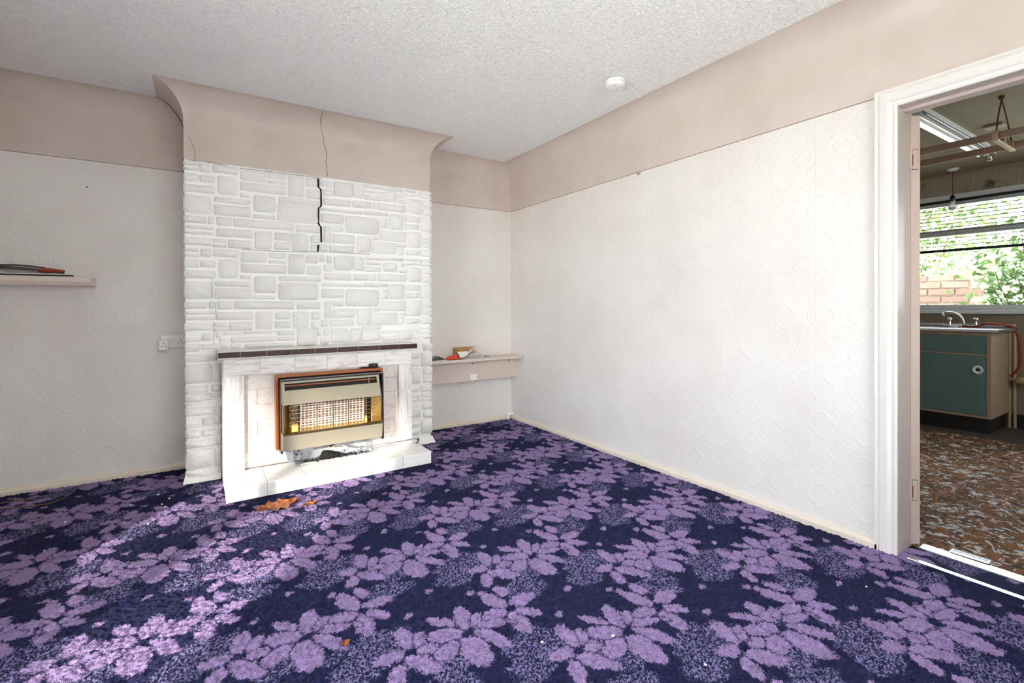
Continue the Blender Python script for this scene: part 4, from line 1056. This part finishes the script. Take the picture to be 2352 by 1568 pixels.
MB().lathe([(0, .05), (.02, .048), (.026, .035), (.018, .018), (.010, .012), (.010, 0), (.024, 0)], leafpt(TH, LW-.06, 1.02), tuple(ed), 16).build('handle', 'brass', dr)
for py in (366, 1125):
    zz = on(2098, py, 0, .15).z
    hm = MB().hexa(dbox(.006, .030, -.0022, .0, zz-.045, zz+.045))
    ho = hm.build('hinge', 'door_paint', dr)
    k = ha-ed*.004-ld*.004
    MB().tube([(k.x, k.y, zz-.046), (k.x, k.y, zz+.046)], .0055, 8).build('knuckle', 'door_paint', ho)
    MB().tube([(k.x+.004, k.y-.006, zz-.03), (k.x+.004, k.y-.006, zz+.02)], .003, 6).build('rust_streak', 'rust', ho)
    for a, b in (((.004, zz+.047), (.031, zz+.047)), ((.031, zz+.047), (.031, zz-.047)), ((.031, zz-.047), (.004, zz-.047))):
        MB().tube([Vector(leafpt(a[0], -.0012, a[1])), Vector(leafpt(b[0], -.0012, b[1]))], .0010, 4).build('outline_gap', 'rust', ho)
# thresholds
tag(MB().bbox((-.016, YD1-.05, .001), (.006, YD0-.035, .009), .003).build('carpet_bar', 'metal_strip'), 'narrow shiny carpet edging bar across the doorway', 'carpet bar')
th = thing('threshold_strip', 'ribbed pale metal threshold strip at the kitchen carpet edge', 'threshold strip', (.17, -3.5, 0))
MB().box((.142, YD1, .001), (.205, YD0-.03, .007)).build('plate', 'metal_strip', th)
for x in (.150, .162, .174, .186): MB().bbox((x, YD1, .006), (x+.006, YD0-.032, .010), .002).build('rib', 'metal_strip', th)
q1, q2 = on(2180, 1266, 2, .012), on(2272, 1295, 2, .012)
off = thing('loose_strip', 'short loose ribbed strip lying on the threshold', 'metal strip', (.24, -3.36, .01))
dv = (q2-q1); nv = Vector((-dv.y, dv.x, 0)).normalized()
if nv.x < 0: nv = -nv
for k in range(3):
    a = q1+nv*.018*k; b = q2+nv*.018*k; w = nv*.016
    MB().hexa([(a.x, a.y, .011), (b.x, b.y, .011), ((b+w).x, (b+w).y, .011), ((a+w).x, (a+w).y, .011), (a.x, a.y, .018), (b.x, b.y, .018), ((b+w).x, (b+w).y, .015), ((a+w).x, (a+w).y, .015)]).build('rib', 'metal_strip', off)

# ------------------------------------------------------------------ kitchen shell
struct(MB().box((.14, YK0, -.05), (2.86, YK1, .001)).build('floor_kitchen', 'brown_carpet'), 'brown orange patterned kitchen carpet')
struct(MB().box((2.86, YK0, -.05), (XK, YK1, -.004)).build('floor_lino', 'lino'), 'dark worn lino in front of the sink')
struct(MB().box((.14, YK0, ZK), (XK+.1, YK1, ZK+.12)).build('ceiling_kitchen', 'kitchen_ceiling'), 'grimy beige kitchen ceiling')
struct(wall_with_hole(MB(), 0, XK, .22, (YK0, YK1, -.05, ZK), WIN2).build('wall_kitchen_window', 'kitchen_wall'), 'brown kitchen wall below and around the window')
mb = MB()
for x0, x1, z0, z1 in ((.14, 1.5, -.05, ZK), (2.7, XK+.2, -.05, ZK), (1.5, 2.7, -.05, 1.0), (1.5, 2.7, 2.1, ZK)): mb.box((x0, YK0-.1, z0), (x1, YK0, z1))
struct(mb.build('wall_kitchen_side', 'kitchen_wall'), 'kitchen side wall')
w4 = MB()  # unseen side window, added to brighten the kitchen
for x0, x1, z0, z1 in ((1.5, 1.56, 1.0, 2.1), (2.64, 2.7, 1.0, 2.1), (1.56, 2.64, 1.0, 1.06), (1.56, 2.64, 2.04, 2.1)): w4.box((x0, YK0-.09, z0), (x1, YK0-.03, z1))
w4 = struct(w4.build('fill_window_4', 'upvc'), 'unseen small window added in the kitchen side wall as fill light')
MB().box((1.56, YK0-.062, 1.06), (2.64, YK0-.058, 2.04)).build('pane', 'glass', w4)
struct(MB().box((.14, YK1, -.05), (XK+.2, YK1+.1, ZK)).build('wall_kitchen_end', 'kitchen_wall'), 'kitchen end wall')
# tiles over the window
kt = struct(MB().box((XK-.006, YK0, WIN2[3]+.004), (XK-.0005, YK1, ZK)).build('wall_kitchen_tiles', 'grout'), 'band of grimy wall tiles above the kitchen window')
y = -3.35
while y < -1.7:
    tw = .152; b = XK-.006
    MB().add([(b, y+.002, WIN2[3]+.012), (b, y+tw-.002, WIN2[3]+.012), (b, y+tw-.002, ZK-.03), (b, y+.002, ZK-.03), (b-.004, y+.005, WIN2[3]+.015), (b-.004, y+tw-.005, WIN2[3]+.015), (b-.004, y+tw-.005, ZK-.033), (b-.004, y+.005, ZK-.033)],
             [(4, 5, 6, 7), (0, 1, 5, 4), (1, 2, 6, 5), (2, 3, 7, 6), (3, 0, 4, 7)]).build('tile', 'kitchen_tile', kt)
    y += tw
struct(MB().box((XK-.03, YK0, ZK-.028), (XK-.001, YK1, ZK)).build('trim_6', 'lath'), 'narrow timber strip along the kitchen ceiling edge')
# window
ztr = on(2117, 541, 0, XK+.05).z
w2 = window_frame('window_2', XK+.02, XK+.10, WIN2, [-3.45], [ztr], 'white framed kitchen window with one transom', w=.055)
struct(MB().bbox((XK-.05, WIN2[0]-.03, WIN2[2]-.03), (XK+.02, WIN2[1]+.03, WIN2[2]), .004).build('trim_7', 'upvc'), 'white kitchen window sill board')
struct(MB().box((XK-.012, WIN2[0]-.06, WIN2[3]-.004), (XK+.015, WIN2[1]+.06, WIN2[3]+.040)).build('trim_8', 'upvc'), 'white head trim above the kitchen window')
por2 = bpy.data.lights.new('kitchen_portal', 'AREA'); por2.shape = 'RECTANGLE'; por2.size = WIN2[1]-WIN2[0]; por2.size_y = WIN2[3]-WIN2[2]; por2.cycles.is_portal = True
p2 = bpy.data.objects.new('kitchen_portal', por2); COL.objects.link(p2)
p2.location = (XK+.21, (WIN2[0]+WIN2[1])/2, (WIN2[2]+WIN2[3])/2); p2.rotation_euler = Vector((-1, 0, 0)).to_track_quat('-Z', 'Z').to_euler()
# venetian blind, half raised
zbl = on(2117, 582, 0, XK-.0).z; ztop = WIN2[3]-.012
bl = thing('venetian_blind', 'venetian blind with open thin slats half raised in the kitchen window', 'blind', (XK-.005, -2.6, zbl))
BY0, BY1 = -3.40, -1.80
MB().bbox((XK-.026, BY0, ztop-.022), (XK+.004, BY1, ztop), .003).build('head_rail', 'fire_dark', bl)
MB().bbox((XK-.024, BY0, zbl-.004), (XK+.002, BY1, zbl+.022), .003).build('bottom_rail', 'fire_dark', bl)
sl = None; zz = ztop-.05
while zz > zbl+.03:
    if sl is None:
        sl = MB().add([(x, y, zz+dz) for dz in (0, -.0012) for y in (BY0, BY1) for x, zz in ((-.013, .0016), (0, .0018), (.013, -.0016))],
                      [(0, 1, 4, 3), (1, 2, 5, 4), (6, 9, 10, 7), (7, 10, 11, 8), (0, 3, 9, 6), (2, 8, 11, 5)]).mesh('slat', 'slat_grey')
    link('slat', sl, bl, Matrix.Translation((XK-.011, 0, zz))); zz -= .036
for yy in (-3.1, -2.75, -2.0):
    MB().tube([(XK-.026, yy, zbl+.01), (XK-.026, yy, ztop-.01)], .0012, 5).build('cord', 'slat_grey', bl)

# ------------------------------------------------------------------ sink unit
XC = 3.02
def kx(X, Y, x): return on(2080+X/4.9, 680+Y/4.9, 0, x)
cabR = kx(960, 1000, XC).y; cabL = -1.75; CT = kx(500, 400, XC).z; CB = kx(920, 1385, XC).z
cab = thing('sink_cabinet', 'sink base cabinet with teal fronts and cream frame under the kitchen window', 'cabinet', (3.3, -2.4, 0))
MB().box((XC+.02, cabR, CB), (XK-.03, cabL, CT)).build('body', 'cream_wood', cab)
fw = .020
fr_ = MB().box((XC, cabR, CB), (XC+.02, cabR+.028, CT)).box((XC, cabR+.028, CB), (XC+.02, cabL, CB+.022)).box((XC, cabR+.028, CT-.026), (XC+.02, cabL, CT))
zr = kx(500, 640, XC).z
fr_.box((XC, cabR+.028, zr-.008), (XC+.02, cabL, zr+.008)); fr_.build('front_frame', 'cream_wood', cab)
for y0, y1 in ((cabR+.032, -2.27), (-2.262, cabL)):
    MB().bbox((XC-.004, y0, zr+.010), (XC+.016, y1, CT-.028), .002).build('drawer_front', 'teal', cab)
    d_ = MB().bbox((XC-.004, y0, CB+.024), (XC+.016, y1, zr-.010), .002).build('door', 'teal', cab)
    hc = kx(813, 828, XC-.004); hy = hc.y if y1 < -2 else y1-.08
    h_ = MB().lathe([(.036, 0), (.037, .004), (.033, .008), (.026, .008), (.022, .003), (.012, .002)], (XC-.004, hy, hc.z), (-1, 0, 0), 24).build('ring_handle', 'plastic_white', d_)
    MB().lathe([(.014, .0025), (0, .0025)], (XC-.004, hy, hc.z), (-1, 0, 0), 16).build('finger_hole', 'gap_black', d_)
MB().box((XC+.07, cabR+.03, -.004), (XK-.05, cabL, CB)).build('kick_board', 'fire_dark', cab)
sk = thing('kitchen_sink', 'pale metal sink top with drainer on the teal cabinet', 'sink', (3.3, -2.4, CT))
ST = CT+.028
MB().bbox((XC-.02, cabR-.045, CT+.001), (XK-.001, cabL, ST), .006).build('worktop', 'sink_metal', sk)
MB().bbox((XK-.045, cabR-.045, ST), (XK-.001, cabL, ST+.04), .006).build('upstand', 'sink_metal', sk)
tp = thing('mixer_tap', 'chrome swan neck mixer tap with two cross handles at the sink', 'tap', (3.45, -2.6, ST))
def kt_(X, Y, x=3.47): return on(2080+X/4.9, 680+Y/4.9, 0, x)
a = kt_(655, 300); e = kt_(485, 185)
ty = a.y
base_z = ST
MB().bbox((3.44, kt_(800, 300).y-.02, base_z), (3.50, kt_(490, 300).y+.02, base_z+.022), .008).build('bridge', 'chrome', tp)
MB().tube([(3.47, ty, base_z+.02), (3.47, ty, base_z+.05)] + bez((3.47, ty, base_z+.05), (3.47, ty+.01, e.z-.02), (3.43, (ty+e.y)/2, e.z+.012), (3.36, e.y, e.z), 8)[1:] + [(3.345, e.y+.004, e.z-.022)], .0105, 10).build('spout', 'chrome', tp)
for X in (495, 790):
    yy = kt_(X, 280).y
    k_ = MB().lathe([(.016, 0), (.014, .03), (.011, .04), (.020, .048), (.022, .062), (.012, .070), (0, .071)], (3.47, yy, base_z+.018), (0, 0, 1), 16)
    k_.build('valve_handle', 'chrome', tp)
dish = kt_(430, 295, 3.42)
tag(MB().lathe([(0, .004), (.03, .006), (.045, .02), (.047, .02), (.034, .0), (0, 0)], (3.40, kt_(560, 300).y, ST+.001), (0, 0, 1), 20).build('soap_dish', 'ceramic'), 'small cream soap dish beside the chrome tap', 'dish')
tag(MB().tube([(3.42, dish.y+.04, ST+.006), (3.43, dish.y+.01, ST+.02), (3.41, dish.y-.02, ST+.008), (3.40, dish.y-.06, ST+.012), (3.42, dish.y-.03, ST+.016)], .006, 6).build('plug_chain', 'chrome'), 'bunched sink plug chain left of the tap', 'chain')
hs = [Vector((3.42, ty-.005, ST+.014)), Vector((3.41, kt_(800, 305, 3.41).y, ST+.012))]
for X, Y in ((900, 310), (1050, 318), (1150, 335), (1215, 375), (1258, 440), (1278, 560), (1285, 680), (1275, 790), (1230, 860), (1170, 900)):
    hs.append(kx(X, Y, 3.40 if X < 1100 else 3.52))
hs[2].z = max(hs[2].z, ST+.010); hs[3].z = max(hs[3].z, ST+.010)
tag(MB().tube(smooth(hs), .0095, 8).build('red_hose', 'red_hose'), 'red rubber hose from the tap drooping beside the sink cabinet', 'hose')
pk = thing('wall_pipes', 'cream painted water pipes against the kitchen wall beside the cabinet', 'pipe', (3.58, cabR-.2, 0))
for k in range(2):
    yy = kx(1170+60*k, 600, XK-.03).y
    MB().tube([(XK-.03, yy, -.004), (XK-.03, yy, .55), (XK-.03, yy, .86)], .012, 8).build('riser', 'pipe_paint', pk)
bx_ = kx(1290, 950, 3.55)
MB().lathe([(0, 0), (.05, .004), (.06, .03), (.05, .06), (0, .065)], (3.545, bx_.y-.03, bx_.z-.03), (0, 0, 1), 18).build('stopcock', 'pipe_paint', pk)
MB().tube([(XK-.03, kx(1170, 900, XK-.03).y, bx_.z), (3.56, bx_.y-.03, bx_.z)], .012, 8).build('branch', 'pipe_paint', pk)
struct(MB().box((XK-.02, YK0, -.004), (XK-.001, cabR-.01, .12)).build('baseboard_kitchen', 'fire_dark'), 'dark kitchen skirting beside the sink cabinet')

# ------------------------------------------------------------------ kitchen ceiling fittings
def kc(X, Y, z): return on(2100+X/5.409, 130+Y/5.409, 2, z)
ta, tb = kc(270, 745, 2.36), kc(850, 1170, 2.36)
yc_ = (ta.y+tb.y)/2
tl = thing('strip_light', 'fluorescent strip light with metal reflector on the kitchen ceiling', 'strip light', ((ta.x+tb.x)/2, yc_, ZK))
X0, X1 = ta.x-.25, tb.x
MB().box((X0, yc_-.02, ZK-.045), (X1, yc_+.02, ZK-.0005)).build('batten', 'upvc', tl)
MB().prism([(X0, yc_-.028, ZK-.046), (X0, yc_-.055, ZK-.085), (X0, yc_-.052, ZK-.087), (X0, yc_-.024, ZK-.049), (X0, yc_+.024, ZK-.049), (X0, yc_+.052, ZK-.087), (X0, yc_+.055, ZK-.085), (X0, yc_+.028, ZK-.046)], (X1-X0, 0, 0)).build('reflector', 'steel_dull', tl)
MB().tube([(X0+.03, yc_, ZK-.072), (X1-.03, yc_, ZK-.072)], .013, 12).build('tube', 'milk_glass', tl)
for x in (X0+.01, X1-.03): MB().box((x, yc_-.014, ZK-.09), (x+.02, yc_+.014, ZK-.046)).build('lamp_holder', 'upvc', tl)
# clothes airer
ZAI = 2.10
a1, a2 = kc(90, 1225, ZAI), kc(1363, 955, ZAI); b1, b2 = kc(90, 1352, ZAI), kc(1363, 1132, ZAI)
air = thing('clothes_airer', 'ceiling hung clothes airer with two long beige laths and cast ends', 'airer', (1.55, -3.1, ZAI))
xa, xb = (a1.x+a2.x)/2, (b1.x+b2.x)/2
for x in (xa, xb): MB().bbox((x-.009, -3.75, ZAI), (x+.009, -2.35, ZAI+.042), .003).build('lath', 'lath', air)
blk = kc(1090, 1120, ZAI)
yb_ = blk.y-.02
for yy in (yb_, -2.45):
    e_ = MB().bbox((xa-.03, yy-.014, ZAI-.012), (xb+.03, yy+.014, ZAI-.0005), .004)
    for x in (xa, xb): e_.bbox((x-.024, yy-.014, ZAI-.0005), (x-.010, yy+.014, ZAI+.05), .003); e_.bbox((x+.010, yy-.014, ZAI-.0005), (x+.024, yy+.014, ZAI+.05), .003)
    e_.lathe([(.018, -.014), (.026, -.006), (.026, .006), (.018, .014)], ((xa+xb)/2, yy, ZAI+.02), (0, 1, 0), 16)
    eo = e_.build('cast_end', 'pipe_paint', air)
    top = Vector(((xa+xb)/2+.0, yy+.01, ZK-.02))
    for x in (xa, xb):
        MB().tube([(x, yy, ZAI+.045), (x*.6+top.x*.4, yy+.004, ZAI+.16), tuple(top)], .004, 6).build('rope', 'rope', air)
    MB().lathe([(0, 0), (.014, 0), (.014, .02), (0, .02)], (top.x, top.y, ZK-.021), (0, 0, 1), 10).build('ceiling_hook', 'rust', air)
# pendant bulb
rs = kc(475, 1392, ZK)
pb = thing('pendant_bulb', 'bare bulb hanging on a short flex before the kitchen window', 'pendant light', (rs.x, rs.y, ZK))
pr_ = Vector((rs.x, rs.y, ZK))
bz = on(2080+478/4.356, 400+318/4.356, 1, rs.y).z
bzz = on(2188, 470, 0, rs.x).z
MB().lathe([(0, -.022), (.02, -.022), (.044, -.012), (.048, -.0005), (0, -.0005)], pr_, (0, 0, 1), 24).build('ceiling_rose', 'plastic_white', pb)
MB().tube([pr_-Vector((0, 0, .02)), (rs.x, rs.y, bzz+.085)], .0035, 6).build('flex', 'slat_grey', pb)
MB().lathe([(0, .09), (.012, .088), (.019, .07), (.020, .035), (.016, .03), (0, .03)], (rs.x, rs.y, bzz), (0, 0, 1), 18).build('lamp_holder', 'fire_dark', pb)
MB().lathe([(.012, .03), (.016, .018), (.030, -.008), (.032, -.022), (.026, -.042), (.012, -.052), (0, -.054)], (rs.x, rs.y, bzz), (0, 0, 1), 24).build('bulb', 'milk_glass', pb)
sw = kc(930, 1225, ZK)
tag(MB().lathe([(0, -.05), (.018, -.046), (.026, -.03), (.026, -.012), (.03, -.0005), (0, -.0005)], (sw.x, sw.y, ZK), (0, 0, 1), 18).build('bell_fitting', 'chrome'), 'small shiny round fitting on the kitchen ceiling behind the airer', 'fitting')
cap = kc(1000, 850, ZK)
tag(MB().bbox((cap.x-.05, cap.y-.05, ZK-.02), (cap.x+.05, cap.y+.05, ZK-.0005), .006).build('ceiling_plate', 'lath'), 'square painted cover plate on the kitchen ceiling', 'cover plate')

# ------------------------------------------------------------------ outside the windows
struct(MB().box((XK+.22, YK0-.1, 2.5), (XK+.75, YK1+.1, 2.6)).build('sky_shade_eaves', 'lath'), 'unseen eaves added to cut skylight into the kitchen window')  # overhang added out of view to dim the kitchen
struct(MB().box((-9.3, -18, -.2), (9, -12, 5.0)).build('sun_screen_house', 'render_white'), 'unseen house block added to keep sun out of the rear window')  # added screen: keeps sun out of the rear window, pale to bounce skylight
struct(MB().box((-40, -40, -.4), (40, 40, -.2)).build('ground', 'ground'), 'ground outside the house')
XG = 6.2
gw = thing('garden_wall', 'weathered brick garden wall seen through the kitchen window', 'wall', (XG, -1.0, -.2))
gy1 = .9; gtop = on(2130, 632, 0, XG).z; gy0 = on(2262, 680, 0, XG).y
MB().box((XG+.012, gy0, -.2), (XG+.22, gy1, gtop-.01)).build('core', 'brick_mortar', gw)
zr0 = gtop-7*.1; bm_ = None
BWD, BHT = .30, .1
for k in range(7):
    y = gy0 + (BWD/2 if k % 2 else 0)
    if k % 2: 
        pass
    while y < gy1-.05:
        if bm_ is None:
            L_, h_ = BWD-.016, BHT-.016
            bm_ = MB().add([(0.02, 0, 0), (0.02, L_, 0), (0.02, L_, h_), (0.02, 0, h_), (0, .006, .005), (0, L_-.006, .005), (0, L_-.006, h_-.005), (0, .006, h_-.005)],
                           [(4, 7, 6, 5), (0, 4, 5, 1), (1, 5, 6, 2), (2, 6, 7, 3), (3, 7, 4, 0)]).mesh('brick', 'brick')
        link('brick', bm_, gw, Matrix.Translation((XG-.008+random.uniform(-.006, .004), y+.008, zr0+k*BHT+.008+random.uniform(-.003, .003)))); y += BWD
def shrub(name, label, base, hgt, rad, count, seed, leaf_len=.11):
    rr = random.Random(seed); e = thing(name, label, 'shrub', base)
    b = Vector(base); st = MB(); tips = []
    for i in range(10):
        a = rr.random()*6.28; tip = b+Vector((math.cos(a)*rad[0]*rr.uniform(.3, .9), math.sin(a)*rad[1]*rr.uniform(.3, .9), hgt*rr.uniform(.6, .98)))
        p = bez(b+Vector((math.cos(a)*.1, math.sin(a)*.1, 0)), b+Vector((0, 0, hgt*.4)), tip-Vector((0, 0, hgt*.15)), tip, 6)
        st.tube(p, [.02*(1-i_/8) for i_ in range(7)], 5); tips += p[2:]
    st.build('stems', 'bark', e)
    lv_ = MB()
    for i in range(count):
        c = rr.choice(tips)+Vector((rr.gauss(0, rad[0]*.25), rr.gauss(0, rad[1]*.25), rr.gauss(0, hgt*.13)))
        if c.z < b.z+.1: continue
        L_ = leaf_len*rr.uniform(.6, 1.25); d = Vector((rr.gauss(0, 1), rr.gauss(0, 1), rr.gauss(-.2, .6))).normalized(); u = d.cross(Vector((rr.gauss(0, .5), rr.gauss(0, .5), 1))).normalized()*L_*.27
        m_ = c+d*L_*.5+Vector((0, 0, -.06*L_))
        lv_.add([c, m_+u, c+d*L_, m_-u], [(0, 1, 2, 3)])
    f_ = lv_.build('foliage', 'leaf_green', e, fix=False); f_['kind'] = 'stuff'
    return e
sy = on(2320, 660, 0, 5.4).y
shrub('garden_shrub', 'leafy green shrub outside the right part of the kitchen window', (5.4, sy-.35, -.2), 2.2, (.4, .6), 2600, 3)
shrub('garden_tree', 'tall pale green bush rising behind the garden wall', (8.6, -.6, -.2), 4.2, (1.2, 2.0), 3600, 5, .16)
# unseen tree added outside the room window to break up the low sun
tr_ = thing('sun_screen_tree', 'unseen leafy tree added to screen the room window from the sun', 'tree', (-9.9, -10.3, -.2))
MB().tube([(-9.9, -10.3, -.2), (-9.85, -10.3, 2), (-9.9, -10.2, 3.8), (-9.8, -10.2, 4.6)], [.16, .13, .11, .06], 8).build('trunk', 'bark', tr_)
lv_ = MB(); rr = random.Random(11)
for i in range(5200):
    while True:
        v = Vector((rr.uniform(-1, 1), rr.uniform(-1, 1), rr.uniform(-1, 1)))
        if v.length < 1: break
    c = Vector((-9.8+v.x*1.5, -10.5+v.y*2.1, 5.30+v.z*1.35)); d = Vector((rr.gauss(0, 1), rr.gauss(0, 1), rr.gauss(0, 1))).normalized(); u = d.orthogonal().normalized()*.08
    lv_.add([c, c+d*.1+u, c+d*.22, c+d*.1-u], [(0, 1, 2, 3)])
fo = lv_.build('crown', 'leaf_green', tr_, fix=False); fo['kind'] = 'stuff'
